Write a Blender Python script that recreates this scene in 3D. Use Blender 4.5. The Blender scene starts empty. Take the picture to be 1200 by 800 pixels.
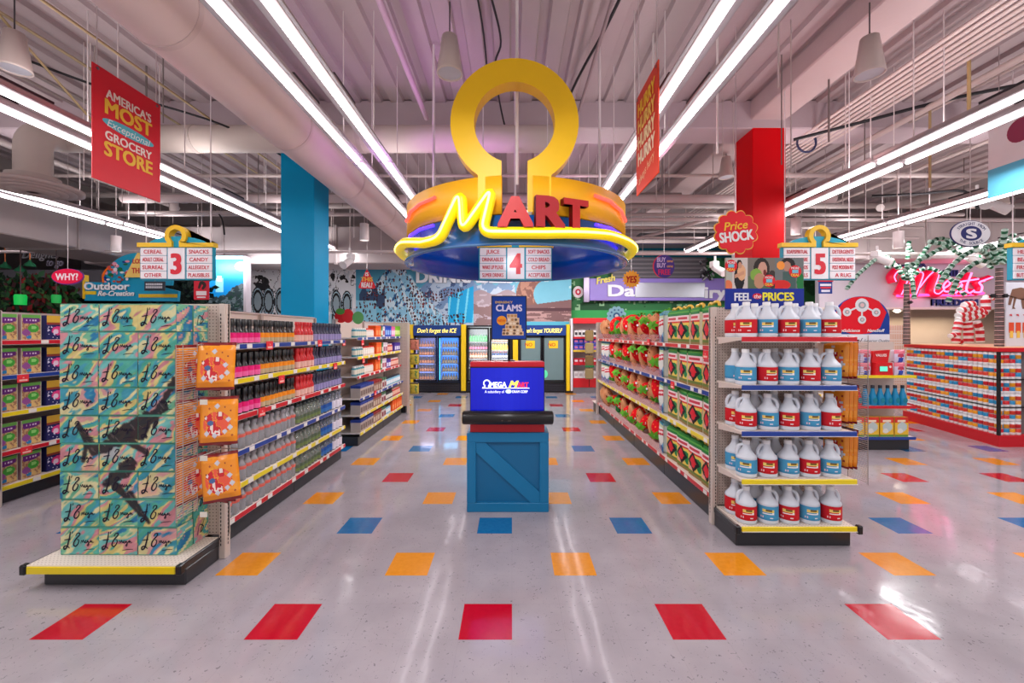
import bpy, math, random
import numpy as np
from mathutils import Vector, Matrix
PI = math.pi
F = 476.0; CH = 1.74
C = bpy.context.scene.collection
random.seed(7)
def P(x, y, Y):                       # photo pixel at depth Y -> point in the room
    return Vector(((x-600)*Y/F, Y, CH-(y-390)*Y/F))
def lin(c):
    return tuple(((v/255)/12.92 if v/255 <= .04045 else ((v/255+.055)/1.055)**2.4) for v in c[:3])
def linarr(a):
    a = np.clip(np.asarray(a, float)/255, 0, 1)
    return np.where(a <= .04045, a/12.92, ((a+.055)/1.055)**2.4)
# ------------------------------------------------------------------ materials
MATS = {}
def mat(name, rough=.5, metal=0, emit=0, alpha=1, trans=0, bump=0, bscale=60, var=.06, vscale=4, spec=.5, coat=0):
    m = bpy.data.materials.new(name); m.use_nodes = True
    nt = m.node_tree; N = nt.nodes; L = nt.links
    b = N['Principled BSDF']
    at = N.new('ShaderNodeAttribute'); at.attribute_name = 'Col'
    tc = N.new('ShaderNodeTexCoord'); nz = N.new('ShaderNodeTexNoise'); nz.inputs['Scale'].default_value = vscale; nz.inputs['Detail'].default_value = 3
    L.new(tc.outputs['Object'], nz.inputs['Vector'])
    mr = N.new('ShaderNodeMapRange'); mr.inputs[3].default_value = 1-var; mr.inputs[4].default_value = 1+var
    L.new(nz.outputs['Fac'], mr.inputs[0])
    mx = N.new('ShaderNodeVectorMath'); mx.operation = 'SCALE'
    L.new(at.outputs['Color'], mx.inputs[0]); L.new(mr.outputs[0], mx.inputs['Scale'])
    L.new(mx.outputs[0], b.inputs['Base Color'])
    b.inputs['Roughness'].default_value = rough; b.inputs['Metallic'].default_value = metal
    b.inputs['Specular IOR Level'].default_value = spec
    b.inputs['Coat Weight'].default_value = coat
    if emit:
        L.new(at.outputs['Color'], b.inputs['Emission Color']); b.inputs['Emission Strength'].default_value = emit
    if alpha < 1: b.inputs['Alpha'].default_value = alpha
    if trans: b.inputs['Transmission Weight'].default_value = trans
    if bump:
        n2 = N.new('ShaderNodeTexNoise'); n2.inputs['Scale'].default_value = bscale
        L.new(tc.outputs['Object'], n2.inputs['Vector'])
        bp = N.new('ShaderNodeBump'); bp.inputs['Strength'].default_value = bump; bp.inputs['Distance'].default_value = .01
        L.new(n2.outputs['Fac'], bp.inputs['Height']); L.new(bp.outputs[0], b.inputs['Normal'])
    MATS[name] = m
    return m
mat('paint', .45); mat('card', .6, spec=.3); mat('column_paint', .4, spec=.15, var=.03); mat('gloss', .18, coat=.3); mat('metal', .32, metal=.9); mat('plastic', .3, spec=.45)
mat('plaster', .8, bump=.25, bscale=25, var=.12, vscale=1.2, spec=.2); mat('white_metal', .5, var=.1, vscale=2, spec=.3)
mat('clear', .12, trans=.7, spec=.5); mat('acrylic', .08, alpha=.22); mat('glass_pane', .05, alpha=.12); mat('jug_white', .35, spec=.4)
mat('foil', .25, bump=.35, bscale=14, spec=.6); mat('plush', .9, bump=.5, bscale=120, var=.15, vscale=12, spec=.1)
mat('tube_glow', .5, emit=6.5); mat('neon', .4, emit=3.2); mat('soft_glow', .5, emit=1.1); mat('screen', .25, emit=.75); mat('channel_glow', .35, emit=.35); mat('cool_glow', .4, emit=2.2)
# ------------------------------------------------------------------ mesh builder with a colour per face
TEXTS = {}
def text_geo(s, bold, shear):
    k = (s, bold, shear)
    if k not in TEXTS:
        cu = bpy.data.curves.new('t', 'FONT'); cu.body = s; cu.size = 1; cu.offset = bold; cu.shear = shear; cu.resolution_u = 3
        o = bpy.data.objects.new('t', cu); me = bpy.data.meshes.new_from_object(o)
        v = np.zeros(len(me.vertices)*3); me.vertices.foreach_get('co', v); v = v.reshape(-1, 3)
        f = [tuple(p.vertices) for p in me.polygons]
        bpy.data.objects.remove(o); bpy.data.curves.remove(cu); bpy.data.meshes.remove(me)
        if len(v): mn, mx_ = v.min(0), v.max(0)
        else: mn = mx_ = np.zeros(3)
        TEXTS[k] = (v, f, mn, mx_)
    return TEXTS[k]
def catmull(pts, n=8, closed=False):
    pts = [Vector(p) for p in pts]; out = []; m = len(pts)
    for i in range(m if closed else m-1):
        g = lambda j: pts[j % m] if closed else pts[min(max(j, 0), m-1)]
        p0, p1, p2, p3 = g(i-1), g(i), g(i+1), g(i+2)
        for k in range(n):
            t = k/n
            out.append(.5*((2*p1)+(p2-p0)*t+(2*p0-5*p1+4*p2-p3)*t*t+(3*p1-p0-3*p2+p3)*t**3))
    if not closed: out.append(pts[-1])
    return out
def roundpath(pts, r, n=5):           # polyline with rounded corners
    pts = [Vector(p) for p in pts]; out = [pts[0]]
    for a, b, c in zip(pts, pts[1:], pts[2:]):
        d1, d2 = (a-b), (c-b); q = min(r, d1.length*.48, d2.length*.48)
        s, e = b+d1.normalized()*q, b+d2.normalized()*q
        for k in range(n+1):
            t = k/n; out.append((1-t)**2*s+2*t*(1-t)*b+t*t*e)
    return out+[pts[-1]]
class MB:
    def __init__(s): s.v = []; s.f = []; s.c = []; s.sm = []
    def add(s, vs, fs, col, smooth=False):
        o = len(s.v); s.v += [tuple(x) for x in vs]
        multi = isinstance(col, list)
        for i, f in enumerate(fs):
            s.f.append(tuple(o+k for k in f)); s.c.append(col[i] if multi else lin(col)); s.sm.append(smooth)
        return s
    def box(s, a, b, col, ch=0):
        (x0, y0, z0), (x1, y1, z1) = a, b
        x0, x1 = min(x0, x1), max(x0, x1); y0, y1 = min(y0, y1), max(y0, y1); z0, z1 = min(z0, z1), max(z0, z1)
        if not ch:
            vs = [(x, y, z) for x in (x0, x1) for y in (y0, y1) for z in (z0, z1)]
            return s.add(vs, [(0, 1, 3, 2), (4, 6, 7, 5), (0, 4, 5, 1), (2, 3, 7, 6), (0, 2, 6, 4), (1, 5, 7, 3)], col)
        ch = min(ch, (x1-x0)*.45, (y1-y0)*.45, (z1-z0)*.45)
        prof = [(x0+ch, y0), (x1-ch, y0), (x1, y0+ch), (x1, y1-ch), (x1-ch, y1), (x0+ch, y1), (x0, y1-ch), (x0, y0+ch)]
        cx, cy = (x0+x1)/2, (y0+y1)/2
        def ins(p): return (min(max(p[0], x0+ch), x1-ch), min(max(p[1], y0+ch), y1-ch))
        rings = [[(*ins(p), z0) for p in prof], [(*p, z0+ch) for p in prof], [(*p, z1-ch) for p in prof], [(*ins(p), z1) for p in prof]]
        vs = [q for r in rings for q in r]; fs = []
        for r in range(3):
            for k in range(8):
                k2 = (k+1) % 8; fs.append((r*8+k, r*8+k2, r*8+8+k2, r*8+8+k))
        fs += [tuple(range(7, -1, -1)), tuple(range(24, 32))]
        return s.add(vs, fs, col)
    def tube(s, pts, r, col, n=8, cap=True, closed=False):
        pts = [Vector(p) for p in pts]; m = len(pts); vs = []; up = None
        for i, p in enumerate(pts):
            if closed: t = (pts[(i+1) % m]-pts[i-1])
            else: t = pts[min(i+1, m-1)]-pts[max(i-1, 0)]
            if t.length < 1e-9: t = Vector((0, 0, 1))
            t.normalize()
            if up is None: up = Vector((0, 0, 1)) if abs(t.z) < .9 else Vector((1, 0, 0))
            u = up-t*up.dot(t)
            if u.length < 1e-6: u = t.orthogonal()
            u.normalize(); w = t.cross(u); up = u
            rr = r[i] if isinstance(r, (list, tuple)) else r
            for k in range(n):
                a = 2*PI*k/n; vs.append(p+u*(rr*math.cos(a))+w*(rr*math.sin(a)))
        fs = []
        for i in range(m if closed else m-1):
            for k in range(n):
                k2 = (k+1) % n; j = (i+1) % m
                fs.append((i*n+k, j*n+k, j*n+k2, i*n+k2))
        s.add(vs, fs, col, True)
        if cap and not closed:
            s.add(vs[:n], [tuple(range(n))], col); s.add(vs[-n:], [tuple(range(n-1, -1, -1))], col)
        return s
    def cyl(s, a, b, r, col, n=12): return s.tube([a, b], r, col, n)
    def lathe(s, prof, n, col, c=(0, 0, 0), cap=True, a0=0, a1=2*PI):
        # prof [(r,z) or (r,z,colour of the band above)]
        full = abs(a1-a0-2*PI) < 1e-6; m = n if full else n+1
        vs = [(c[0]+p[0]*math.cos(a0+(a1-a0)*k/n), c[1]+p[0]*math.sin(a0+(a1-a0)*k/n), c[2]+p[1]) for p in prof for k in range(m)]
        fs, cs = [], []
        for i in range(len(prof)-1):
            cc = lin(prof[i][2] if len(prof[i]) > 2 else col)
            for k in range(n):
                k2 = (k+1) % m; fs.append((i*m+k, i*m+k2, i*m+m+k2, i*m+m+k)); cs.append(cc)
        s.add(vs, fs, cs, True)
        if cap and full:
            if prof[0][0] > 1e-4: s.add(vs[:m], [tuple(range(m-1, -1, -1))], prof[0][2] if len(prof[0]) > 2 else col)
            if prof[-1][0] > 1e-4: s.add(vs[-m:], [tuple(range(m))], prof[-2][2] if len(prof[-2]) > 2 else col)
        return s
    def prism(s, poly, y0, y1, col, side=None, back=True):       # polygon in XZ, thick along Y, y0 is the front
        n = len(poly); vs = [(p[0], y0, p[1]) for p in poly]+[(p[0], y1, p[1]) for p in poly]
        ar = sum(poly[i][0]*poly[(i+1) % n][1]-poly[(i+1) % n][0]*poly[i][1] for i in range(n))
        fr, bk = tuple(range(n)), tuple(range(2*n-1, n-1, -1))
        if ar < 0: fr, bk = fr[::-1], bk[::-1]
        s.add(vs, [fr]+([bk] if back else []), col)
        fs = [(i, i+n, (i+1) % n+n, (i+1) % n) if ar > 0 else ((i+1) % n, (i+1) % n+n, i+n, i) for i in range(n)]
        return s.add(vs, fs, side or col)
    def flat(s, poly, y, col): 
        n = len(poly); ar = sum(poly[i][0]*poly[(i+1) % n][1]-poly[(i+1) % n][0]*poly[i][1] for i in range(n))
        return s.add([(p[0], y, p[1]) for p in poly], [tuple(range(n)) if ar > 0 else tuple(range(n-1, -1, -1))], col)
    def disc(s, cx, cz, rx, rz, y, col, n=24): return s.flat([(cx+rx*math.cos(2*PI*k/n), cz+rz*math.sin(2*PI*k/n)) for k in range(n)], y, col)
    def stroke(s, pts, w, col, y=0, n=6, smooth=True):           # flat ribbon in XZ
        q = catmull([(p[0], 0, p[1]) for p in pts], n) if smooth and len(pts) > 2 else [Vector((p[0], 0, p[1])) for p in pts]
        vs = []
        for i, p in enumerate(q):
            t = q[min(i+1, len(q)-1)]-q[max(i-1, 0)]; t = t.normalized() if t.length > 1e-9 else Vector((1, 0, 0))
            k = Vector((-t.z, 0, t.x)); tt = i/max(len(q)-1, 1); ww = w*(.55+.45*math.sin(PI*tt)) if smooth else w
            vs += [(p.x+k.x*ww/2, y, p.z+k.z*ww/2), (p.x-k.x*ww/2, y, p.z-k.z*ww/2)]
        return s.add(vs, [(2*i, 2*i+1, 2*i+3, 2*i+2) for i in range(len(q)-1)], col)
    def text(s, t, cx, cz, h, col, y=0, bold=.02, shear=0, maxw=None, rot=0, ext=0, w=None, align=0):
        v, f, mn, mx = text_geo(t, 0, shear)
        if not len(v): return s
        k = h/.73; sx = k; bw = (mx[0]-mn[0])*k
        if w: sx = k*w/bw
        elif maxw and bw > maxw: sx = k*maxw/bw
        x0 = (mn[0]+mx[0])/2 if align == 0 else (mn[0] if align < 0 else mx[0])
        X = (v[:, 0]-x0)*sx; Z = (v[:, 1]-.365)*k
        if rot:
            X, Z = X*math.cos(rot)-Z*math.sin(rot), X*math.sin(rot)+Z*math.cos(rot)
        d = bold*h*(1.25 if bold >= .03 else .85); sh = [(i*d, j*d*.6) for i in ((-1, 0, 1) if bold > .034 else (-1, 1)) for j in ((-1, 0, 1) if bold > .034 else (-1, 1))] if bold > .015 else [(0, 0)]
        for q_, (ddx, ddz) in enumerate(sh): s._text([(cx+a+ddx, y-.0001*q_, cz+b+ddz) for a, b in zip(X, Z)], f, col, ext, y)
        return s
    def _text(s, vs, f, col, ext, y):
        s.add(vs, f, col)
        if ext:
            edges = {}
            for p in f:
                for i in range(len(p)):
                    a, b = p[i], p[(i+1) % len(p)]
                    if (b, a) in edges: del edges[(b, a)]
                    else: edges[(a, b)] = 1
            vb = [(a, y+ext, b2) for a, _, b2 in vs]; n = len(vs)
            s.add(list(vs)+vb, [(a, a+n, b+n, b) for a, b in edges], tuple(x*.8 for x in col))
        return s
    def paint(s, x0, x1, z0, z1, nx, nz, fn, y=0, bulge=None, smooth=False):   # grid facing -Y; fn(u,v) arrays -> 0..255 colours
        us, vs_ = np.linspace(0, 1, nx+1), np.linspace(0, 1, nz+1)
        U, V = np.meshgrid(us, vs_)
        Y = np.full_like(U, y) if bulge is None else y+bulge(U, V)
        pts = np.stack([x0+(x1-x0)*U, Y, z0+(z1-z0)*V], -1).reshape(-1, 3)
        uc, vc = np.meshgrid((us[:-1]+us[1:])/2, (vs_[:-1]+vs_[1:])/2)
        col = linarr(fn(uc, vc)).reshape(-1, 3)
        w = nx+1; fs = [(j*w+i, j*w+i+1, j*w+w+i+1, j*w+w+i) for j in range(nz) for i in range(nx)]
        return s.add(pts.tolist(), fs, [tuple(c) for c in col], smooth)
    def xf(s, i0, M):
        s.v[i0:] = [tuple(M @ Vector(p)) for p in s.v[i0:]]; return s
    def mesh(s, name, m):
        me = bpy.data.meshes.new(name); me.from_pydata(s.v, [], s.f); me.update()
        a = me.color_attributes.new('Col', 'FLOAT_COLOR', 'CORNER')
        tot = [len(f) for f in s.f]; arr = np.ones((sum(tot), 4), 'f'); arr[:, :3] = np.repeat(np.array(s.c, 'f').reshape(-1, 3), tot, 0)
        a.data.foreach_set('color', arr.ravel())
        me.polygons.foreach_set('use_smooth', s.sm); me.materials.append(MATS[m])
        return me
    def build(s, name, m='paint', parent=None, loc=None):
        o = bpy.data.objects.new(name, s.mesh(name, m)); C.objects.link(o)
        if parent is not None: o.parent = parent
        if loc is not None: o.location = loc
        return o
def obj(name, me, parent=None, loc=(0, 0, 0), rz=0):
    o = bpy.data.objects.new(name, me); C.objects.link(o); o.parent = parent; o.location = loc; o.rotation_euler = (0, 0, rz); return o
LABELS = {}
def tag(o, label, cat, group=None):
    if len(label.split()) > 16: print('LONG', label)
    if label in LABELS: print('DUP', label)
    LABELS[label] = 1
    o['label'] = label; o['category'] = cat
    if group: o['group'] = group
    return o
def thing(name, label, cat, loc=(0, 0, 0), rz=0, group=None):
    o = bpy.data.objects.new(name, None); C.objects.link(o); o.location = loc; o.rotation_euler = (0, 0, rz); o.empty_display_size = .1
    return tag(o, label, cat, group)
def kids(o): return [c for c in o.children]
def dup(root, loc, rz=0, label=None, cat=None, group=None):
    r = root.copy(); C.objects.link(r); r.location = loc; r.rotation_euler = (0, 0, rz)
    if label: tag(r, label, cat or root['category'], group or root.get('group'))
    for ch in kids(root):
        c = ch.copy(); C.objects.link(c); c.parent = r
        for g in kids(ch):
            d = g.copy(); C.objects.link(d); d.parent = c
    return r
class Kind:                           # first use builds it, later uses copy it
    def __init__(s, fn): s.fn = fn; s.o = None
    def put(s, label, cat, loc, rz=0, group=None):
        if s.o is None:
            s.o = s.fn(); s.o.location = loc; s.o.rotation_euler = (0, 0, rz); tag(s.o, label, cat, group); return s.o
        return dup(s.o, loc, rz, label, cat, group)
def root(name): 
    o = bpy.data.objects.new(name, None); C.objects.link(o); o.empty_display_size = .1; return o
def struct(o): o['kind'] = 'structure'; return o
ORD = 'first second third fourth fifth sixth seventh eighth ninth tenth eleventh twelfth thirteenth fourteenth fifteenth sixteenth seventeenth eighteenth nineteenth twentieth'.split()
# ------------------------------------------------------------------ painting helpers (numpy)
def h2(i, j, s): 
    n = np.sin(i*127.1+j*311.7+s*74.7)*43758.5453
    return n-np.floor(n)
def vn(x, y, s=0):
    i, j = np.floor(x), np.floor(y); fx, fy = x-i, y-j; fx = fx*fx*(3-2*fx); fy = fy*fy*(3-2*fy)
    return (h2(i, j, s)*(1-fx)+h2(i+1, j, s)*fx)*(1-fy)+(h2(i, j+1, s)*(1-fx)+h2(i+1, j+1, s)*fx)*fy
def fbm(x, y, s=0, o=4): 
    return sum(vn(x*2**k, y*2**k, s+k)*.5**(k+1) for k in range(o))
def base(u, c): return np.ones(u.shape+(3,))*np.array(c, float)
def put(img, mask, c):
    m = np.clip(np.asarray(mask, float), 0, 1)[..., None]; img[...] = img*(1-m)+np.array(c, float)*m; return img
def ell(u, v, cx, cy, rx, ry): return ((u-cx)/rx)**2+((v-cy)/ry)**2 < 1
CREAM = (212, 196, 186); KICK = (44, 43, 47); RED = (205, 22, 40); BLUE = (28, 62, 150); YEL = (238, 214, 30); TEAL = (0, 150, 180); WHITE = (240, 240, 240)
RAIL = {'red': RED, 'blue': BLUE, 'yellow': YEL}
# ================================================================== camera, light, shell
cam = bpy.data.cameras.new('camera'); co = bpy.data.objects.new('camera', cam); C.objects.link(co)
co.location = (0, 0, CH); co.rotation_euler = (PI/2, 0, 0); cam.sensor_width = 36; cam.lens = F/1200*36; cam.shift_y = -10/1200; cam.clip_start = .05
bpy.context.scene.camera = co
sc = bpy.context.scene
sc.view_settings.view_transform = 'Standard'; sc.view_settings.look = 'None'; sc.view_settings.exposure = 0; sc.view_settings.gamma = 1
w = bpy.data.worlds.new('store_light'); sc.world = w; w.use_nodes = True
w.node_tree.nodes['Background'].inputs[0].default_value = (1, .96, .98, 1); w.node_tree.nodes['Background'].inputs[1].default_value = .75

def floor_material():
    m = bpy.data.materials.new('vinyl_tiles'); m.use_nodes = True; nt = m.node_tree; N = nt.nodes; L = nt.links; b = N['Principled BSDF']
    geo = N.new('ShaderNodeNewGeometry'); sep = N.new('ShaderNodeSeparateXYZ'); L.new(geo.outputs['Position'], sep.inputs[0])
    def mth(op, a, bb=None, c=None):
        n = N.new('ShaderNodeMath'); n.operation = op
        for k, x in enumerate((a, bb, c)):
            if x is None: continue
            if isinstance(x, (int, float)): n.inputs[k].default_value = x
            else: L.new(x, n.inputs[k])
        return n.outputs[0]
    T = .3048
    tx = mth('DIVIDE', sep.outputs[0], T); ty = mth('DIVIDE', mth('SUBTRACT', sep.outputs[1], 2.305), T)
    i = mth('FLOOR', tx); j = mth('FLOOR', ty)
    im = mth('FLOORED_MODULO', i, 4.0); jm = mth('FLOORED_MODULO', j, 8.0)
    def eq(a, k): return mth('COMPARE', a, float(k), .1)
    red = mth('MULTIPLY', eq(im, 3), eq(jm, 0)); blue = mth('MULTIPLY', eq(im, 3), eq(jm, 4))
    orange = mth('MULTIPLY', eq(im, 1), mth('MAXIMUM', eq(jm, 2), eq(jm, 6)))
    def mix(f, a, bcol):
        n = N.new('ShaderNodeMix'); n.data_type = 'RGBA'; L.new(f, n.inputs[0])
        if isinstance(a, tuple): n.inputs[6].default_value = (*a, 1)
        else: L.new(a, n.inputs[6])
        if isinstance(bcol, tuple): n.inputs[7].default_value = (*bcol, 1)
        else: L.new(bcol, n.inputs[7])
        return n.outputs[2]
    # marbled white vinyl with dark flecks
    n1 = N.new('ShaderNodeTexNoise'); n1.inputs['Scale'].default_value = 3.2; n1.inputs['Detail'].default_value = 6; L.new(geo.outputs['Position'], n1.inputs['Vector'])
    n2 = N.new('ShaderNodeTexNoise'); n2.inputs['Scale'].default_value = 46; n2.inputs['Detail'].default_value = 2; n2.inputs['Distortion'].default_value = 1.2; L.new(geo.outputs['Position'], n2.inputs['Vector'])
    cr = N.new('ShaderNodeValToRGB'); cr.color_ramp.elements[0].position = .665; cr.color_ramp.elements[0].color = (0, 0, 0, 1); cr.color_ramp.elements[1].position = .70; cr.color_ramp.elements[1].color = (1, 1, 1, 1)
    L.new(n2.outputs['Fac'], cr.inputs[0])
    c0 = mix(n1.outputs['Fac'], lin((148, 141, 148)), lin((182, 174, 181)))
    fx = mth('ABSOLUTE', mth('SUBTRACT', mth('FRACT', tx), .5)); fy = mth('ABSOLUTE', mth('SUBTRACT', mth('FRACT', ty), .5))
    seam = mth('MULTIPLY', mth('GREATER_THAN', mth('MAXIMUM', fx, fy), .496), .28)
    c1 = mix(mth('MULTIPLY', cr.outputs[0], .55), c0, lin((70, 66, 78)))
    c1 = mix(seam, c1, lin((140, 132, 138)))
    nn = N.new('ShaderNodeTexNoise'); nn.inputs['Scale'].default_value = 30; nn.inputs['Detail'].default_value = 4; L.new(geo.outputs['Position'], nn.inputs['Vector'])
    def two(a, bb): return mix(nn.outputs['Fac'], lin(a), lin(bb))
    c1 = mix(red, c1, two((176, 0, 32), (196, 14, 44))); c1 = mix(blue, c1, two((0, 92, 152), (30, 120, 180))); c1 = mix(orange, c1, two((214, 128, 10), (240, 158, 40)))
    L.new(c1, b.inputs['Base Color'])
    rr = N.new('ShaderNodeMapRange'); rr.inputs[3].default_value = .07; rr.inputs[4].default_value = .2; L.new(n1.outputs['Fac'], rr.inputs[0]); L.new(rr.outputs[0], b.inputs['Roughness'])
    b.inputs['Specular IOR Level'].default_value = .5; b.inputs['Coat Weight'].default_value = .3; b.inputs['Coat Roughness'].default_value = .05
    n3 = N.new('ShaderNodeTexNoise'); n3.inputs['Scale'].default_value = 5; n3.inputs['Detail'].default_value = 2; L.new(geo.outputs['Position'], n3.inputs['Vector'])
    bp = N.new('ShaderNodeBump'); bp.inputs['Strength'].default_value = .09; bp.inputs['Distance'].default_value = .02; L.new(n3.outputs['Fac'], bp.inputs['Height'])
    L.new(bp.outputs[0], b.inputs['Normal']); L.new(bp.outputs[0], b.inputs['Coat Normal'])
    MATS['floor'] = m
floor_material()
X0, X1, Y0, Y1, CZ = -14, 14, -3, 13.2, 4.98
struct(MB().add([(X0, Y0, 0), (X1, Y0, 0), (X1, Y1, 0), (X0, Y1, 0)], [(0, 1, 2, 3)], (200, 200, 200)).build('floor', 'floor'))
# ribbed deck
b = MB(); xs = []; p = .30; x = X0
while x < X1:
    xs += [(x, CZ), (x+.17, CZ), (x+.19, CZ+.05), (x+.28, CZ+.05)]; x += p
n = len(xs); vs = [(a, Y0, z) for a, z in xs]+[(a, Y1, z) for a, z in xs]
b.add(vs, [(i, i+n, i+n+1, i+1) for i in range(n-1)], (176, 160, 162))
struct(b.build('ceiling', 'plaster'))
def beam(a, c, col=(186, 168, 168), name='ceiling_beam'): return struct(MB().box(a, c, col, .015).build(name, 'plaster'))
beam((X0, 5.72, 4.62), (X1, 6.2, 5.02), (190, 172, 178)); beam((X0, 10.2, 4.45), (X1, 10.6, 5.02), (150, 140, 140))
beam((3.36, Y0, 4.74), (3.86, Y1, 5.0), (196, 176, 176)); beam((-3.3, Y0, 4.74), (-2.8, Y1, 5.0)); beam((-9.9, Y0, 4.74), (-9.4, Y1, 5.0), (160, 150, 148)); beam((9.9, Y0, 4.7), (10.4, Y1, 5.0), (160, 150, 148))
beam((-.1, 6.2, 4.78), (.15, 10.2, 5.0)); beam((1.75, 6.2, 4.7), (1.98, 10.2, 5.0))
# walls
G = (150, 142, 146)
struct(MB().box((X0, Y1, 0), (X1, Y1+.1, 5.1), (128, 122, 128)).build('wall_back', 'plaster'))
struct(MB().box((X0-.1, Y0, 0), (X0, Y1, 5.1), (120, 112, 112)).build('wall_left', 'plaster'))
struct(MB().box((X1, Y0, 0), (X1+.1, Y1, 5.1), (150, 142, 146)).build('wall_right', 'plaster'))
# square columns
for nm, x0, x1, col, lb in (('column', -3.262, -2.79, (0, 150, 200), 'square turquoise painted column between the two bottle shelf runs'), ('column', 3.39, 3.862, (218, 0, 16), 'square bright red column under concrete beam behind the jug display')):
    o = MB().box((x0, 5.725, 0), (x1, 6.19, 4.74), col, .008).build('store_column', 'column_paint'); struct(o); o['label'] = lb
# ------------------------------------------------------------------ ceiling ducts
t = thing('air_duct', 'long fat round white air duct running back beside the ceiling lights', 'duct')
b = MB().cyl((-2.315, -2, 3.88), (-2.315, 8.95, 3.88), .25, (222, 200, 198), 32); b.build('duct_tube', 'white_metal', t)
for y in (1.2, 2.7, 4.2, 5.7, 7.2, 8.7): MB().cyl((-2.315, y-.02, 3.88), (-2.315, y+.02, 3.88), .256, (214, 192, 190), 32).build('seam_ring', 'white_metal', t)
t = thing('cross_duct', 'round beige air duct crossing the ceiling behind the omega sign', 'duct')
path = [Vector((.58, 5.4, 4.315)), Vector((-5.95, 5.4, 4.315)), Vector((-5.95, 5.05, 4.2)), Vector((-5.95, 5.05, 3.58))]
MB().tube(roundpath(path, .3, 8), .17, (206, 192, 184), 24).build('duct_tube', 'white_metal', t)
b = MB(); 
for k in range(5):
    a0, a1 = k*PI/10, (k+1)*PI/10
    b.tube([(.58+.1*math.sin(a0), 5.4, 4.315), (.58+.1*math.sin(a1), 5.4, 4.315)], [.17*math.cos(a0), max(.17*math.cos(a1), .001)], (210, 196, 188), 24, cap=False)
b.build('end_cap', 'white_metal', t)
for x in (-2.0, -.55, -4.2): MB().cyl((x-.03, 5.4, 4.315), (x+.03, 5.4, 4.315), .178, (196, 182, 176), 24).build('seam_ring', 'white_metal', t)
b = MB()
for r0, r1, z in ((.45, .38, 3.53), (.38, .30, 3.515), (.30, .22, 3.50), (.22, .05, 3.49)):
    b.lathe([(r1, z+.05), (r0, z+.04), (r0, z), (r1, z-.005)], 32, (178, 160, 156), (-5.95, 5.05, 0), cap=False)
b.build('round_diffuser', 'white_metal', t); MB().cyl((-5.95, 5.05, 3.53), (-5.95, 5.05, 3.68), .24, (196, 182, 176), 24).build('neck', 'white_metal', t)
t = thing('box_duct', 'wide rectangular grey duct crossing behind the turquoise column', 'duct')
MB().box((-9.5, 9, 3.28), (-1.2, 9.9, 4.1), (176, 164, 164), .02).build('duct_body', 'white_metal', t)
for x in (-8, -6.4, -4.8, -3.9, -2.4): MB().box((x-.03, 8.97, 3.25), (x+.03, 9.93, 4.13), (166, 154, 154), .01).build('flange', 'white_metal', t)
t = thing('box_duct', 'rectangular grey duct running back over the cereal aisle', 'duct')
MB().box((-9.3, 3.2, 3.3), (-8.0, 9.0, 4.0), (172, 160, 158), .02).build('duct_body', 'white_metal', t)
for y in (4.5, 6, 7.5): MB().box((-9.33, y-.03, 3.27), (-7.97, y+.03, 4.03), (160, 150, 148), .01).build('flange', 'white_metal', t)
t = thing('box_duct', 'rectangular pale duct crossing above the meat counter wall', 'duct')
MB().box((5.4, 9.35, 3.45), (13.8, 10.0, 4.3), (190, 176, 176), .02).build('duct_body', 'white_metal', t)
for x in (6, 9, 12): MB().cyl((x, 9.7, 4.3), (x, 9.7, 5.0), .01, (190, 176, 172), 6).build('hanger_rod', 'white_metal', t)
for x in (6.8, 8.2, 9.6, 11): MB().box((x-.03, 9.32, 3.42), (x+.03, 10.03, 4.33), (178, 165, 165), .01).build('flange', 'white_metal', t)
# pipes and conduits (part of the ceiling)
b = MB()
for Y, z, r, xa, xb, c in ((7.3, 4.15, .075, -7, 5.8, (196, 178, 178)), (7.7, 4.35, .05, -9, 3.2, (150, 140, 138)), (8.1, 4.1, .035, -9, 9, (186, 172, 172)), (8.5, 4.4, .06, -6, 12, (170, 158, 156)), (9.2, 4.3, .05, 0, 12, (196, 180, 180)),
        (8.9, 4.05, .03, 0, 9, (180, 166, 164)), (7.0, 4.45, .03, -12, 12, (200, 184, 180)), (9.6, 4.15, .045, 0, 9, (150, 140, 140)), (7.9, 3.95, .03, 1.2, 8, (206, 190, 190)), (10.9, 4.2, .06, -10, 10, (170, 156, 154)), (9.0, 3.85, .025, 1.5, 9, (196, 180, 180)), (6.6, 4.3, .04, 4.2, 12, (190, 174, 172)), (11.4, 4.0, .05, -1, 10, (150, 140, 140)), (7.55, 3.98, .03, -12, -3.3, (186, 172, 170))):
    b.cyl((xa, Y, z), (xb, Y, z), r, c, 8)
for X, z, r, ya, yb, c in [(4.25+.09*k, 4.62, .022, 1, 10, (212, 194, 190)) for k in range(7)]+[(5.2, 4.55, .04, 0, 10, (206, 188, 184)), (5.6, 4.7, .02, 0, 10, (190, 172, 168)), (6.3, 4.5, .06, 0, 9, (196, 180, 176)), (7.1, 4.6, .03, 0, 9, (196, 180, 176)),
        (-1.18, 4.7, .035, -1, 5.6, (196, 166, 184)), (.9, 4.72, .02, -1, 6, (150, 130, 134)), (-3.9, 4.5, .014, 0, 9, (170, 148, 112)), (-4.6, 4.62, .016, 0, 9, (160, 142, 112)), (-5.1, 4.5, .02, 0, 9, (150, 140, 138)), (-7.4, 4.5, .05, 0, 9, (170, 158, 156)), (-5.6, 4.66, .02, 0, 9, (166, 152, 150)),(2.3,4.7,.02,0,9,(170,150,152)),(8.3,4.5,.05,0,9,(176,160,158))]:
    b.cyl((X, ya, z), (X, yb, z), r, c, 8)
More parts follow.
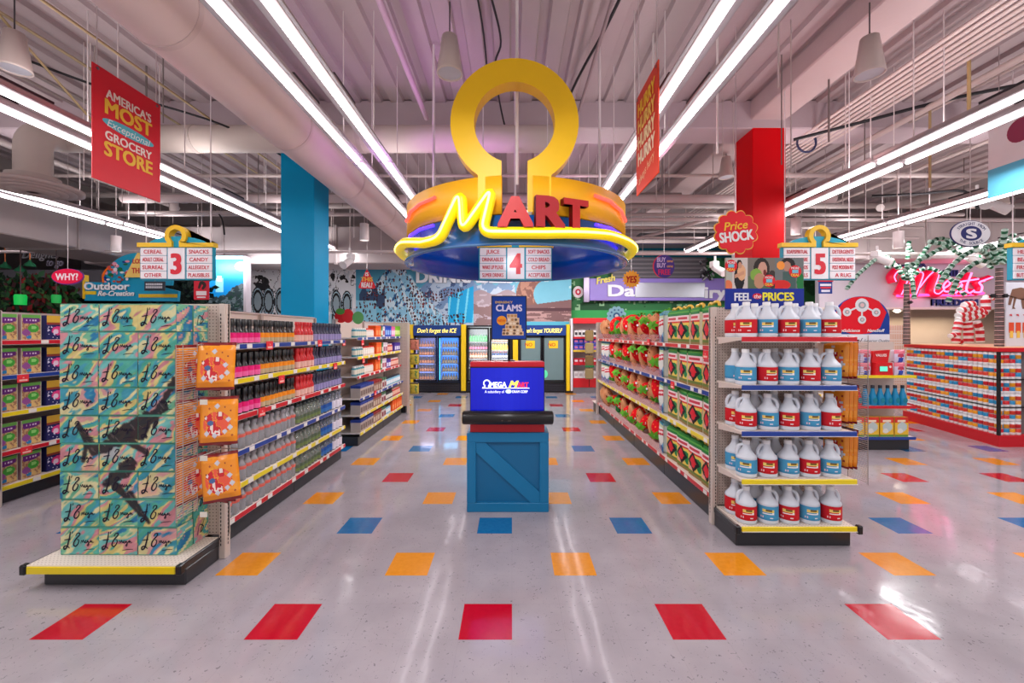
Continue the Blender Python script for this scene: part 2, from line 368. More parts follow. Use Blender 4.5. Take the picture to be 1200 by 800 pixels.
for a, c2, r, c in (((-4.6, 3.6, 4.62), (-4.6, 4.55, 4.0), .012, (170, 148, 110)), ((5.35, 5.2, 4.6), (5.35, 5.2, 3.6), .014, (186, 158, 116)), ((4.95, 4.4, 4.9), (4.95, 4.4, 4.1), .016, (196, 164, 116)), ((3.05, 8.6, 4.95), (1.9, 8.6, 4.15), .06, (206, 190, 190)), ((1.9, 7.4, 4.1), (3.2, 8.8, 4.75), .05, (196, 180, 180)), ((2.2, 9, 4.1), (3.1, 9, 4.7), .05, (190, 176, 176)), ((-5.4, 8, 4.1), (-4.2, 8, 4.7), .05, (170, 158, 156)), ((4.2, 8, 4.1), (6.2, 8, 4.65), .06, (176, 164, 162)), ((6.8, 7.5, 4.05), (9.5, 8.4, 4.7), .07, (170, 158, 156)), ((2.0, 10, 3.75), (4.2, 8.2, 4.1), .04, (190, 176, 176))):
    b.cyl(a, c2, r, c, 8)
random.seed(3)
for k in range(95):                   # hanger wires and rods
    x, y = random.uniform(-9, 10), random.uniform(3.8, 10); 
    if abs(x+2.3) < .5 or (abs(x) < 1.5 and y < 6): continue
    z = random.choice((3.45, 3.7, 4.0, 4.1, 4.2)); c = random.choice(((226, 214, 212), (190, 176, 172), (120, 110, 108)))
    b.cyl((x, y, z), (x, y, 5.0), random.choice((.005, .007, .011)), c, 5)
def wire(pts, r=.012, c=(40, 38, 42)): b.tube(catmull(pts, 6), r, c, 6)
wire([(3.95, 5.7, 4.45), (4.6, 5.3, 4.5), (5.4, 5, 4.62), (6.4, 4.6, 4.7), (7.2, 4.2, 4.9)], .022); wire([(1.05, 3.6, 4.9), (.95, 4.2, 4.86), (.8, 5, 4.85), (.62, 5.7, 4.6), (.5, 6.6, 4.3), (.45, 7, 4.0)], .016); wire([(-.2, 3.8, 4.9), (-.12, 4.4, 4.9), (-.2, 4.8, 4.85), (-.1, 5.6, 4.6), (.05, 5.8, 4.4)], .012)
wire([(-.35, 3.5, 4.9), (-.3, 4.3, 4.9), (-.3, 5.2, 4.85)], .01); wire([(-5.4, 3.6, 4.6), (-4.6, 4.4, 4.45), (-3.7, 5.2, 4.4), (-3.3, 6, 4.3)], .014)
b.tube([(4.35+.14*math.cos(a), 6.0, 4.55+.14*math.sin(a)) for a in np.linspace(0, 2*PI, 20)], .016, (52, 56, 92), 6)
wire([(6.2, 7, 4.1), (6.6, 6.6, 4.0), (6.9, 6.2, 3.9), (7.0, 6.1, 3.6)], .02); wire([(-5.7, 7.8, 4.1), (-5.5, 7.7, 3.9), (-5.45, 7.7, 3.6)], .014)
struct(b.build('ceiling_conduit', 'white_metal'))
b = MB().cyl((-13.9, 8, 3.34), (1.5, 8, 3.34), .03, (210, 196, 194), 10).cyl((2.2, 8.05, 3.31), (13.9, 8.05, 3.31), .03, (214, 200, 198), 10); struct(b.build('ceiling_rail', 'white_metal'))
# ------------------------------------------------------------------ fluorescent lights: long strips in pairs
def strip(L):
    r = root('strip_light')
    MB().box((-.055, 0, .03), (.055, L, .085), (176, 164, 166), .01).build('housing', 'white_metal', r)
    b = MB(); b.add([(-.05, 0, .032), (-.082, 0, .02), (-.082, L, .02), (-.05, L, .032), (.05, 0, .032), (.082, 0, .02), (.082, L, .02), (.05, L, .032)], [(0, 1, 2, 3), (4, 7, 6, 5), (3, 2, 1, 0), (5, 6, 7, 4)], (160, 152, 156)); b.build('reflector', 'white_metal', r)
    MB().cyl((0, .02, .005), (0, L-.02, .005), .021, (255, 248, 252), 10).build('tube_lamp', 'tube_glow', r)
    for y in (.4, L-.4):
        MB().cyl((0, y, .08), (0, y, 1.37), .006, (220, 208, 208), 5).build('hanger_rod', 'white_metal', r)
    MB().box((-.05, L*.5-.2, .085), (.05, L*.5+.2, .105), (60, 56, 60)).build('clip_plate', 'white_metal', r)
    return r
SL = Kind(lambda: strip(2.42))
rows = [(-9.75, 'row above the dark garden'), (-6.785, 'row over the garden edge'), (-4.1, 'row above the cereal aisle'), (-1.537, 'row beside the big round duct'), (1.38, 'row over the strawberry shelves'), (4.175, 'row beside the red column'), (6.55, 'row over the can counter'), (10.2, 'row over the meat counter')]
for X, rn in rows:
    k = 0
    for Y in (-.4, 2.05, 4.5, 6.95, 9.4):
        if (abs(X) > 9 and not 4 < Y < 9) or (Y > 9 and abs(X) > 2) or (Y > 6.5 and abs(X+4.1) < .5 and False): continue
        for side, sx in (('inner', -1), ('outer', 1)):
            s = sx if X > 0 else -sx
            SL.put(f'{side} strip light, {ORD[k]} from the shop front, {rn}', 'ceiling light', (X+s*.152, Y, 3.6), 0, 'fluorescent strip lights')
        k += 1
def lamp(name, kind, loc, energy, col=(1, 1, 1), **kw):
    l = bpy.data.lights.new(name, kind); l.energy = energy; l.color = col
    for k, v in kw.items(): setattr(l, k, v)
    o = bpy.data.objects.new(name, l); C.objects.link(o); o.location = loc; return o
def aim(o, p): o.rotation_euler = (Vector(p)-o.location).to_track_quat('-Z', 'Y').to_euler()
# coloured stage lights washing the ceiling
for loc, to, c, e in (((-1.3, 4.3, 3.2), (-1.5, 4.9, 5), (.75, .3, 1), 26), ((1.5, 4.2, 3.3), (2.2, 4.6, 5), (1, .45, .62), 22), ((-.4, 5.0, 3.3), (-.9, 5.6, 4.8), (.85, .35, 1), 24), ((1.0, 6.6, 3.4), (.9, 7.5, 5), (1, .35, .85), 22), ((-3.6, 3.2, 3.0), (-2.6, 3.6, 4.3), (1, .6, .72), 16), ((3.6, 4.4, 3.4), (3.9, 4.5, 5), (1, .6, .6), 18)):
    o = lamp('colour_spot', 'SPOT', loc, e, c, spot_size=2.2, spot_blend=.8, shadow_soft_size=.1); aim(o, to)
for x, y, e in ((-.2, 1.2, 70), (-4.1, 2.2, 55), (4.3, 2.2, 55), (-.25, 7.2, 105), (4.2, 6.4, 50), (-.25, 10.2, 50), (-3.6, 9.2, 40), (3.6, 9.6, 50), (7.6, 8.4, 60), (-6.9, 3.8, 40), (8.4, 5.2, 60), (5.2, 3.4, 30)):  # added downward fill light; no panel fixtures hang here
    o = lamp('overhead_fill', 'AREA', (x, y, 3.55), e, (1, .97, .98), shape='RECTANGLE', size=.25, size_y=2.4)
for x, e in ((-6.8, 26), (-4.1, 20), (-1.54, 11), (1.38, 13), (4.18, 20), (6.55, 26), (9.6, 20)):
    for y in (2.2, 6.8):                # added upward fill to brighten the ceiling, no part of the strips
        o = lamp('ceiling_fill', 'AREA', (x, y, 3.76), e, (1, .95, .95), shape='RECTANGLE', size=.2, size_y=4.2); o.rotation_euler = (PI, 0, 0)
for x, y, z, tx, ty, tz, e in ((-3.2, 9.6, 3.6, -3.2, 12.4, 2.7, 46), (.4, 9.8, 3.5, .4, 12.4, 2.6, 40), (3.4, 9.4, 3.6, 3.8, 12.4, 2.9, 44), (-5.6, 8.6, 3.2, -6, 11.6, 2.6, 26), (8.2, 8.2, 3.3, 10.4, 10.4, 2.8, 18), (11.6, 8.2, 3.3, 12, 10.4, 2.8, 14)):  # added fill aimed at the murals and back walls to brighten them
    o = lamp('wall_fill', 'AREA', (x, y, z), e, (1, .97, .98), shape='RECTANGLE', size=2.2, size_y=.2); aim(o, (tx, ty, tz))
# pendant speakers
def pendant():
    r = root('pendant_speaker')
    MB().lathe([(.062, .34), (.07, .34), (.115, .02), (.118, 0), (.108, 0), (.104, .012)], 20, (206, 190, 184), cap=False).lathe([(.001, .34), (.062, .34)], 20, (200, 184, 180), cap=False).build('shade', 'plastic', r)
    MB().lathe([(.001, .015), (.106, .012)], 20, (190, 190, 200), cap=False).build('grille', 'plastic', r)
    MB().cyl((0, 0, .34), (0, 0, .66), .006, (60, 55, 58), 6).build('cable', 'plastic', r)
    return r
PD = Kind(pendant)
for x, y, Yd, lb in ((527, 87, 3.7, 'white cone pendant speaker hanging just beside the omega loop'), (1019, 88, 3.7, 'white cone pendant speaker under the concrete beam near red column'), (17, 82, 3.7, 'white cone pendant speaker at the photo edge above the cereal aisle'), (851, 208, 6.8, 'small pink-lit pendant speaker tucked against the red column'), (1172, 240, 7.2, 'pale pendant speaker high over the can counter')):
    p = P(x, y, Yd); PD.put(lb, 'speaker', p, 0, 'pendant speakers')
def canlight():
    r = root('cylinder_downlight')
    MB().lathe([(.075, 0), (.075, .29), (.001, .29)], 16, (226, 214, 212), cap=False).build('shade', 'plastic', r)
    MB().lathe([(.001, .01), (.07, .01)], 16, (255, 250, 245), cap=False).build('lens', 'soft_glow', r)
    MB().cyl((0, 0, .29), (0, 0, 1.4), .008, (210, 196, 196), 6).build('stem', 'plastic', r)
    return r
CL = Kind(canlight)
for x, y, Yd, lb in ((427, 282, 7, 'white cylinder downlight between turquoise column and omega sign'), (932.5, 306-31, 7, 'white cylinder downlight directly over the aisle five sign'), (1053, 291, 7, 'white cylinder downlight over the wall of meats neon'), (136, 295, 7.5, 'white cylinder downlight above the outdoor sign'), (204, 252, 8.2, 'small cylinder downlight high above aisle three sign')):
    CL.put(lb, 'downlight', P(x, y, Yd), 0, 'cylinder downlights')
def tracklight():
    r = root('track_spotlight')
    MB().cyl((0, 0, 0), (0, 0, .2), .02, (230, 224, 224), 8).build('stem', 'plastic', r)
    b = MB(); i = 0; b.tube([(0, .04, -.01), (.05, -.2, -.16)], [.06, .08], (236, 232, 232), 14); b.build('lamp_head', 'plastic', r)
    MB().box((-.07, -.04, -.02), (.07, .08, .1), (228, 222, 222), .01).build('driver_box', 'plastic', r)
    return r
TL = Kind(tracklight)
for x, y, Yd, rz, lb in ((489, 306, 7.9, .4, 'white track spotlight on the pipe above the mountain mural'), (410, 303, 7.9, -.5, 'white track spotlight on the pipe beside the turquoise column'), (838, 312, 7.9, .2, 'white track spotlight above the dairy board'), (666, 309, 7.9, .8, 'white track spotlight behind the omega ring edge'), (1145, 232, 6.3, -.6, 'large white track spotlight over the round S sign'), (1161, 236, 6.3, .9, 'second white spotlight turned sideways over the round S sign'), (1028, 300, 7.9, .4, 'white track spotlight over the tin palm fronds'), (1137, 300, 7.4, 1.2, 'white track spotlight among the tin palm fronds')):
    TL.put(lb, 'spotlight', P(x, y, Yd), rz, 'track spotlights')
# ================================================================== hanging signs
def banner(name, label, X, Ya, Yb, z0, z1, col, draw, face):
    # panel in a plane along the aisle; face=+1 looks to +X, -1 to -X
    w = Yb-Ya; t = thing(name, label, 'banner', (X, (Ya+Yb)/2, z0), PI/2 if face > 0 else -PI/2)
    h = z1-z0
    MB().box((-w/2, 0, 0), (w/2, .012, h), col, .003).build('board', 'paint', t)
    b = MB(); draw(b, w, h); b.build('lettering', 'paint', t)
    b = MB()
    for s in (-1, 1):
        b2 = MB().cyl((s*(w/2-.04), .006, h-.02), (s*(w/2-.04), .006, 4.98-z0), .004, (226, 220, 220), 5); b2.build('hanging_wire', 'metal', t)
        MB().cyl((s*(w/2-.04), -.004, h-.03), (s*(w/2-.04), .016, h-.03), .012, (150, 140, 140), 10).build('eyelet', 'metal', t)
def d1(b, w, h):
    y = -.003; W = (250, 236, 226); Yc = (250, 200, 60)
    b.text("AMERICA'S", 0, h*.80, h*.082, W, y, .03, w=w*.66); b.text('MOST', 0, h*.685, h*.135, Yc, y, .035, w=w*.68)
    b.disc(0, h*.545, w*.38, h*.05, y+.001, (90, 190, 205)); b.text('Exceptional', 0, h*.545, h*.07, (240, 245, 245), y-.001, .015, .3, w=w*.64)
    b.text('GROCERY', 0, h*.43, h*.08, W, y, .03, w=w*.68); b.text('STORE', 0, h*.31, h*.13, Yc, y, .035, w=w*.70)
banner('grocery_banner', 'red hanging banner reading most exceptional grocery store, beside the round duct', -3.305, 3.2, 3.82, 2.965, 3.88, (225, 24, 44), d1, 1)
def d2(b, w, h):
    y = -.003
    for k, c in enumerate(((255, 206, 30), (255, 216, 96), (252, 232, 176), (252, 240, 206))): b.text('HURRY', 0, h*(.84-.165*k), h*.135, c, y, .045, w=w*.76)
    b.text('always hurry', 0, h*.17, h*.09, (244, 222, 170), y, .015, .3, w=w*.74, rot=.22)
banner('hurry_banner', 'orange red hanging banner reading hurry four times, right of the yellow loop', 1.12, 3.117, 3.66, 2.97, 3.841, (228, 62, 20), d2, -1)
# ------------------------------------------------------------------ aisle signs
def omega_poly(cx, cz, R, r, slot, zb, foot=None, fz=None, n=40):
    # open ring with two legs down to zb; slot = half gap
    a_in = math.acos(min(1, slot/r)); out = []
    pin = [(cx+r*math.cos(a), cz+r*math.sin(a)) for a in np.linspace(-a_in, PI+a_in, n)]
    xo = slot+(R-r); ao = math.acos(min(1, xo/R))
    pout = [(cx+R*math.cos(a), cz+R*math.sin(a)) for a in np.linspace(PI+ao, -ao, n)]
    left = [(cx-slot, zb)]; right = [(cx+slot, zb)]
    if foot:
        lo = [(cx-foot, zb), (cx-foot, fz), (cx-xo, fz)]; ro = [(cx+xo, fz), (cx+foot, fz), (cx+foot, zb)]
    else: lo = [(cx-xo, zb)]; ro = [(cx+xo, zb)]
    return pin+left+lo+pout+ro+right
def aisle_sign(label, X, Y, num, lt, rt):
    t = thing('aisle_sign', label, 'aisle sign', (X, Y, 0), 0, 'aisle number signs')
    k = Y/F
    px = lambda x: x*k; pz = lambda y: CH-(y-390)*k
    MB().box((px(-43), 0, pz(328)), (px(43), .05, pz(289.5)), (0, 150, 178), .004).build('frame', 'paint', t)
    pl = []
    for a, c in ((-41.5, -11), (-9.3, 10.5), (12.5, 42)):
        b = MB(); 
        if abs(a+9.3) < .1: b.box((px(a), -.012, pz(326.7)), (px(c), .01, pz(290.6)), (238, 234, 238))
        else:
            for q in range(4): b.box((px(a), -.012, pz(290.6+9.1*(q+1)-.5)), (px(c), .01, pz(290.6+9.1*q)), (238, 234, 238), .003)
        o = b.build('panel', 'screen' if 0 else 'paint', t)
        b = MB()
        if abs(a+9.3) < .1: b.text(num, px(.6), pz(308.5), px(24), (215, 20, 45), -.016, .045, w=px(10.5) if num != '4' else px(12))
        else:
            for q, s in enumerate(lt if a < 0 else rt): b.text(s, px((a+c)/2), pz(290.6+9.1*q+4.4), px(4.6), (205, 22, 52), -.016, .026, maxw=px(24.5))
        b.build('lettering', 'paint', o)
    arc = [(px(37*math.cos(a)), pz(289)+px(12.5)*math.sin(a)) for a in np.linspace(0, PI, 24)]
    MB().prism(arc, .012, .04, (0, 160, 190)).build('arched_crest', 'paint', t)
    MB().prism(omega_poly(0, pz(276.5), px(12.6), px(7.6), px(4.3), pz(289.6), px(44.7), pz(284.6)), -.02, .06, (244, 196, 24)).build('omega_emblem', 'paint', t)
    for s in (-1, 1): MB().cyl((px(38*s), .03, pz(284)), (px(38*s), .03, 5.0), .006, (232, 222, 224), 6).build('hanging_rod', 'white_metal', t)
    return t
aisle_sign('aisle three sign with cereal, candy and snacks boards over the cereal aisle', -4.13, 5.0, '3', ('CEREAL', 'ADULT CEREAL', 'SURREAL', 'OTHER'), ('SNACKS', 'CANDY', 'ALLEGEDLY', 'PLAUSIBLES'))
aisle_sign('aisle four sign with juice and chips boards under the big round sign', .04, 4.9, '4', ('JUICE', 'DRINKABLES', 'WAKE UP PLEASE', 'SLIMER DRINKS'), ('SOFT SNACKS', 'COLD BREAD', 'CHIPS', 'ACCEPTABLES'))
aisle_sign('aisle five sign with soap and detergents boards beside the red column', 3.776, 5.0, '5', ('SOAP/SPIRITUAL', 'LAUNDRY CARE', 'HOME GOODS', 'ESSENTIALS'), ('DETERGENTS', 'EXISTENTIAL NEEDS', 'POST MODERN PET', 'A RUG'))
aisle_sign('aisle sign cut by the frame edge, first aid board beside a tin palm', 6.6, 5.0, '6', ('HEALTH', 'BEAUTY', 'FIRST AID', 'BUT BETTER'), ('HAIR', 'TEETH', 'NAILS', 'OTHER'))
o = lamp('sign_glare_fill', 'SPOT', (.02, 4.2, 2.75), 14, (.95, .97, 1), spot_size=.35, spot_blend=.9, shadow_soft_size=.03); aim(o, (.0, 4.89, 2.58))  # added spot that makes the glare on the aisle four sign
# ------------------------------------------------------------------ the big round sign
RC = Vector((.042, 4.4, 0)); RR = 1.144
t = thing('omega_ring_sign', 'huge round yellow and blue hanging sign with yellow loop reading mart', 'sign', (RC.x, RC.y, 0))
def band(b, r0, r1, z0, z1, col, a0=0, a1=2*PI, n=96):
    return b.lathe([(r1, z0), (r0, z0), (r0, z1), (r1, z1), (r1, z0)], n, col, cap=False, a0=a0, a1=a1)
sl = .11                               # half gap angle at the front under the loop
b = MB(); band(b, RR, RR-.04, 2.70, 3.005, (245, 178, 20), -PI/2+sl, 3*PI/2-sl)
b.build('yellow_band', 'paint', t)
b = MB(); b.lathe([(RR+.02, 2.44), (RR+.02, 2.47), (RR-.01, 2.50), (RR-.01, 2.69), (RR-.05, 2.69)], 96, (10, 84, 158), cap=False); b.build('blue_band', 'gloss', t)
b = MB(); b.lathe([(RR-.05, 2.69), (RR-.05, 2.46), (RR+.02, 2.44)], 96, (8, 70, 175), cap=False).lathe([(RR-.05, 3.0), (RR-.05, 2.69)], 96, (8, 70, 175), cap=False, a0=-PI/2+sl, a1=3*PI/2-sl); b.build('inner_lining', 'gloss', t)
b = MB(); b.tube([(RR*1.012*math.cos(a), RR*1.012*math.sin(a), 2.452) for a in np.linspace(0, 2*PI, 97)[:-1]], .013, (60, 110, 170), 8, closed=True); b.build('bottom_rim', 'gloss', t)
def rp(x, y, r):                       # ring surface under a photo pixel, in the sign's own coordinates
    d = Vector(((x-600)/F, 1, -(y-390)/F)); o = -RC
    A = d.x**2+d.y**2; Bq = 2*(d.x*o.x+d.y*o.y); Cq = o.x**2+o.y**2-r*r; D = max(Bq*Bq-4*A*Cq, 0)
    k = (-Bq-math.sqrt(D))/(2*A); return Vector((o.x+d.x*k, o.y+d.y*k, CH+d.z*k))
def ringpath(pts, r, m=10):
    out = []
    for (x0, y0), (x1, y1) in zip(pts, pts[1:]):
        for k in range(m): out.append(rp(x0+(x1-x0)*k/m, y0+(y1-y0)*k/m, r))
    return out+[rp(*pts[-1], r)]
mpts = [(497, 284.5), (516, 280), (540.5, 226), (543, 271), (577, 221.5), (565, 272.5)]
q = [Vector((x, 0, y)) for x, y in mpts+[(640, 273)]]
rq = roundpath(q, 13, 6); r_ = RR+.07
front = [rp(v.x, v.z, r_) for v in rq]
aR = math.atan2(front[-1].y, front[-1].x); zR = front[-1].z; zL = front[0].z; aL = math.atan2(front[0].y, front[0].x)
if aL > 0: aL -= 2*PI
sweepR = [Vector((r_*math.cos(a), r_*math.sin(a), 2.575+(zR-2.575)*max(0, 1-(a-aR)/.5))) for a in np.linspace(aR, .25, 24)[1:]]
sweepL = [Vector((r_*math.cos(a), r_*math.sin(a), 2.575+(zL-2.575)*max(0, 1-(aL-a)/.3))) for a in np.linspace(-PI-.25, aL, 24)[:-1]]
full = sweepL+front+sweepR
out = lambda pts, d: [p+Vector((p.x, p.y, 0)).normalized()*d for p in pts]
MB().tube(full, .046, (246, 214, 8), 12).build('neon_channel', 'channel_glow', t)
MB().tube(out(full, .042), .011, (255, 240, 120), 8).build('neon_tube', 'neon', t)
for pts, c, nm in (([(510, 231), (492, 239), (481, 248), (476.5, 259)], (255, 60, 50), 'orange_neon_tube'), ([(697, 229), (715, 236), (728, 247), (733, 259)], (255, 60, 50), 'orange_neon_tube'), ([(508, 264), (492, 269), (481, 276), (476.5, 287)], (70, 40, 255), 'blue_neon_tube'), ([(698, 263), (715, 267.5), (727, 275), (733, 286)], (70, 40, 255), 'blue_neon_tube')):
    MB().tube(catmull(ringpath(pts, RR+.022, 4), 3), .015, c, 8).build(nm, 'neon', t)
for ch, x, w_, h_, col in (('A', 604, 37, 38, (190, 16, 16)), ('R', 645.5, 30, 39, (160, 24, 34)), ('T', 675.5, 26, 38, (170, 8, 14))):
    p = rp(x, 246.5 if ch != 'T' else 250, RR+.10); a = math.atan2(p.y, p.x); k = (p.y+RC.y)/F
    b = MB().text(ch, 0, 0, h_*k*.92, col, 0, .06, ext=.06, w=w_*k/max(.5, math.cos(a+PI/2)))
    o = b.build('letter', 'paint', t, p); o.rotation_euler.z = a+PI/2
# loop
k = (RC.y-RR)/F; zc = CH-(141-390)*k; zt = 2.72
poly = omega_poly((603-600)*k-RC.x, zc, 76*k, 48*k, 15.5*k, zt)
MB().prism(poly, -RR+.03, -RR+.16, (247, 196, 8), (226, 170, 6)).build('omega_loop', 'paint', t)
for a in np.linspace(0, 2*PI, 13)[:-1]+.2:
    MB().cyl((.97*RR*math.cos(a), .97*RR*math.sin(a), 2.66), (.97*RR*math.cos(a), .97*RR*math.sin(a), 2.73), .014, (210, 206, 206), 6).build('bracket', 'metal', t)
for x, y in ((-.93, .2), (.95, .2), (0, .9), (0, -.95)):
    MB().cyl((x, y, 2.95 if y > -.5 else 3.0), (x, y, 5.0), .014, (226, 214, 216), 8).build('hanging_pole', 'white_metal', t)
lamp('ring_inner_fill', 'POINT', (RC.x, RC.y-.2, 2.5), 9, (.9, .95, 1), shadow_soft_size=.3)  # added fill brightening the blue lining and the sign boards
for x, c in ((-.75, (1, .85, .25)), (.75, (1, .75, .3))):
    lamp('sign_glow', 'POINT', (RC.x+x, RC.y-1.6, 2.55), 3, c, shadow_soft_size=.15)
# ------------------------------------------------------------------ badges
def scallop(R, n, amp, N=96): return [((R+amp*abs(math.sin(n*a/2)))*math.cos(a), (R+amp*abs(math.sin(n*a/2)))*math.sin(a)) for a in np.linspace(0, 2*PI, N, endpoint=False)]
def badge(label, name, px, py, Y, draw, m='paint', group='hanging price badges'):
    t = thing(name, label, 'sign', P(px, py, Y), 0, group); draw(t, Y/F); return t
def ps(t, k):
    MB().prism(scallop(23*k, 12, 3.6*k), .002, .012, (240, 190, 80)).build('border', 'card', t)
    b = MB().prism(scallop(22*k, 12, 3.2*k), -.006, .004, (232, 38, 52)); b.build('disc', 'card', t)
    b = MB().text('Price', -1*k, 8*k, 10*k, (248, 200, 60), -.009, .025, .25, w=28*k, rot=.12).text('SHOCK', 0, -4.5*k, 12*k, WHITE, -.009, .035, w=39*k, rot=.12); b.build('lettering', 'card', t)
    MB().cyl((0, .006, 22*k), (0, .006, 5-t.location.z), .004, (226, 220, 220), 5).build('hanging_wire', 'metal', t)
badge('red scalloped price shock sign hanging in front of the red column', 'price_badge', 862.5, 272, 4.3, ps)
def yes(t, k):
    MB().prism([((10.8 if i % 2 else 8.6)*k*math.cos(2*PI*i/32), (10.8 if i % 2 else 8.6)*k*math.sin(2*PI*i/32)) for i in range(32)], 0, .01, (246, 176, 60)).build('starburst', 'card', t)
    MB().text('YES', 0, 0, 8*k, (180, 24, 30), -.004, .03, .2, w=12*k).build('lettering', 'card', t)
    MB().cyl((0, .006, 9*k), (0, .006, 5-t.location.z), .004, (226, 220, 220), 5).build('hanging_wire', 'metal', t)
badge('small orange starburst sign reading yes beside the dairy board', 'starburst_badge', 740, 327, 7, yes)
def buy(t, k):
    b = MB().disc(-1.5*k, 0, 12*k, 13.5*k, .004, (222, 60, 84), 40); b.prism([(12*k*math.cos(a), 13.5*k*math.sin(a)) for a in np.linspace(0, 2*PI, 40, endpoint=False)], 0, .01, (72, 56, 140)); b.build('disc', 'card', t)
    b = MB().text('BUY', -3.5*k, 8*k, 5.6*k, (200, 180, 226), -.003, .03, w=10*k).text('one', 6.5*k, 6.5*k, 3.4*k, (240, 180, 80), -.003, .02).text('BUY', -3.5*k, 1.5*k, 5.6*k, (200, 180, 226), -.003, .03, w=10*k).text('one', 6.5*k, .5*k, 3.4*k, (240, 180, 80), -.003, .02).text('FREE', 0, -6.5*k, 6.5*k, (206, 40, 96), -.003, .03, w=14*k); b.build('lettering', 'card', t)
    MB().cyl((0, .006, 13*k), (0, .006, 5-t.location.z), .004, (226, 220, 220), 5).build('hanging_wire', 'metal', t)
badge('purple oval buy one sign hanging over the dairy board', 'offer_badge', 778.5, 312, 6.6, buy)
def why(t, k):
    MB().prism([(19*k*math.cos(a), 9.4*k*math.sin(a)) for a in np.linspace(0, 2*PI, 40, endpoint=False)], .002, .014, (122, 60, 150)).build('border', 'card', t)
    MB().prism([(18*k*math.cos(a), 8.7*k*math.sin(a)+.3*k) for a in np.linspace(0, 2*PI, 40, endpoint=False)], -.006, .004, (232, 14, 70)).build('disc', 'card', t)
    MB().text('WHY?', 0, 0, 8*k, (250, 226, 232), -.009, .035, w=26*k).build('lettering', 'card', t)
    MB().cyl((0, .006, 9*k), (0, .006, 5-t.location.z), .004, (200, 190, 190), 5).build('hanging_wire', 'metal', t)
badge('pink red oval sign reading why over the cereal shelves', 'oval_badge', 79, 324, 6.0, why)
def tri(t, k):
    q = roundpath([Vector((x*k, 0, z*k)) for x, z in ((0, -11), (11, -11), (0, 13), (-11, -11), (0, -11))], 4*k, 4)
    MB().prism([(v.x, v.z) for v in q[:-1]], 0, .012, (226, 44, 56)).build('panel', 'card', t)
    b = MB().text('IS', 0, 6*k, 4.5*k, WHITE, -.004, .03).text('THIS', 0, 0, 5*k, (246, 200, 80), -.004, .03).text('REAL?', 0, -6.5*k, 6*k, WHITE, -.004, .03, w=12.5*k); b.build('lettering', 'card', t)
    MB().cyl((0, .006, 11*k), (0, .006, 5-t.location.z), .004, (226, 220, 220), 5).build('hanging_wire', 'metal', t)
badge('red triangular sign reading is this real before the mountain mural', 'triangle_badge', 430, 327, 8, tri)
def esse(t, k):
    t.rotation_euler.z = 0
    ov = lambda a_, b_: [(a_*k*math.cos(a), b_*k*math.sin(a)) for a in np.linspace(0, 2*PI, 48, endpoint=False)]
    MB().prism(ov(23.5, 15.5), .002, .016, (40, 44, 100)).build('border', 'card', t)
    MB().prism(ov(22.6, 14.7), -.006, .004, (236, 234, 240)).build('disc', 'card', t)
    b = MB(); b.disc(0, 0, 12.3*k, 8.6*k, -.008, (40, 44, 110), 32)
    b.text('S', 0, 0, 11*k, (236, 234, 240), -.011, .06, w=11*k)
    for s, up in (('STRAIGHT FROM', 1), ('THE SOURCE', -1)):
        for i, ch in enumerate(s):
            a = PI/2*up-up*(i-(len(s)-1)/2)*.175; b.text(ch, 17.5*k*math.cos(a), 11.4*k*math.sin(a), 3.4*k, (50, 54, 110), -.009, .02, rot=(a-PI/2*up)*.8)
    b.build('lettering', 'card', t)
    MB().cyl((0, .006, 15*k), (0, .006, 5-t.location.z), .005, (226, 220, 220), 5).build('hanging_wire', 'metal', t)
badge('white oval sign with a navy letter S above the tin palm', 'source_badge', 1137.5, 273.5, 5.6, esse)
def smallred(t, k):
    MB().box((-9*k, 0, -11*k), (9*k, .008, 11*k), (214, 34, 56), .002).build('board', 'card', t)
    b = MB().stroke([(-3*k, 2*k), (0, 9*k), (4*k, 6*k), (1*k, 1*k)], 4*k, (50, 30, 30), -.002).box((-6*k, -.003, -6*k), (6*k, 0, -1*k), (236, 220, 224)).box((-5*k, -.003, -9*k), (5*k, 0, -7.4*k), (236, 220, 224)); b.build('print', 'card', t)
    MB().cyl((0, .006, 11*k), (0, .006, 5-t.location.z), .004, (200, 190, 190), 5).build('hanging_wire', 'metal', t)
badge('small red square hanging card right under the aisle three sign', 'hanging_card', 236, 340, 6.4, smallred)
def smallblue(t, k):
    MB().box((-8*k, 0, -7*k), (8*k, .008, 7*k), (34, 62, 140), .002).build('board', 'card', t)
    b = MB().box((-6.5*k, -.003, 2*k), (6.5*k, 0, 4.5*k), (228, 226, 236)).box((-6*k, -.003, -1*k), (6*k, 0, 1*k), (206, 50, 60)).box((-5*k, -.003, -5*k), (5*k, 0, -2.5*k), (228, 226, 236)).box((-9*k, -.002, 7*k), (9*k, .006, 11*k), (206, 40, 52)); b.build('print', 'card', t)
    MB().cyl((0, .006, 10*k), (0, .006, 5-t.location.z), .004, (200, 190, 190), 5).build('hanging_wire', 'metal', t)
badge('small blue and red card hanging under the aisle five sign', 'hanging_card', 967.5, 337, 6.4, smallblue)
def banneredge(t, k):
    MB().box((0, -.3, -50*k), (.012, .3, 62*k), (236, 232, 236), .002).build('board', 'card', t)
    b = MB().box((-.003, -.3, -50*k), (0, .3, -15*k), (96, 190, 222)); b.add([(-.004, .12*math.cos(a), 20*k+14*k*math.sin(a)) for a in np.linspace(0, 2*PI, 20, endpoint=False)], [tuple(range(20))], (150, 60, 90)); b.build('print', 'card', t)
    MB().cyl((.006, .2, 60*k), (.006, .2, 5-t.location.z), .004, (200, 190, 190), 5).build('hanging_wire', 'metal', t)
badge('white and sky blue banner seen edge-on at the photo border', 'edge_banner', 1196, 172, 4.4, banneredge, group=None)
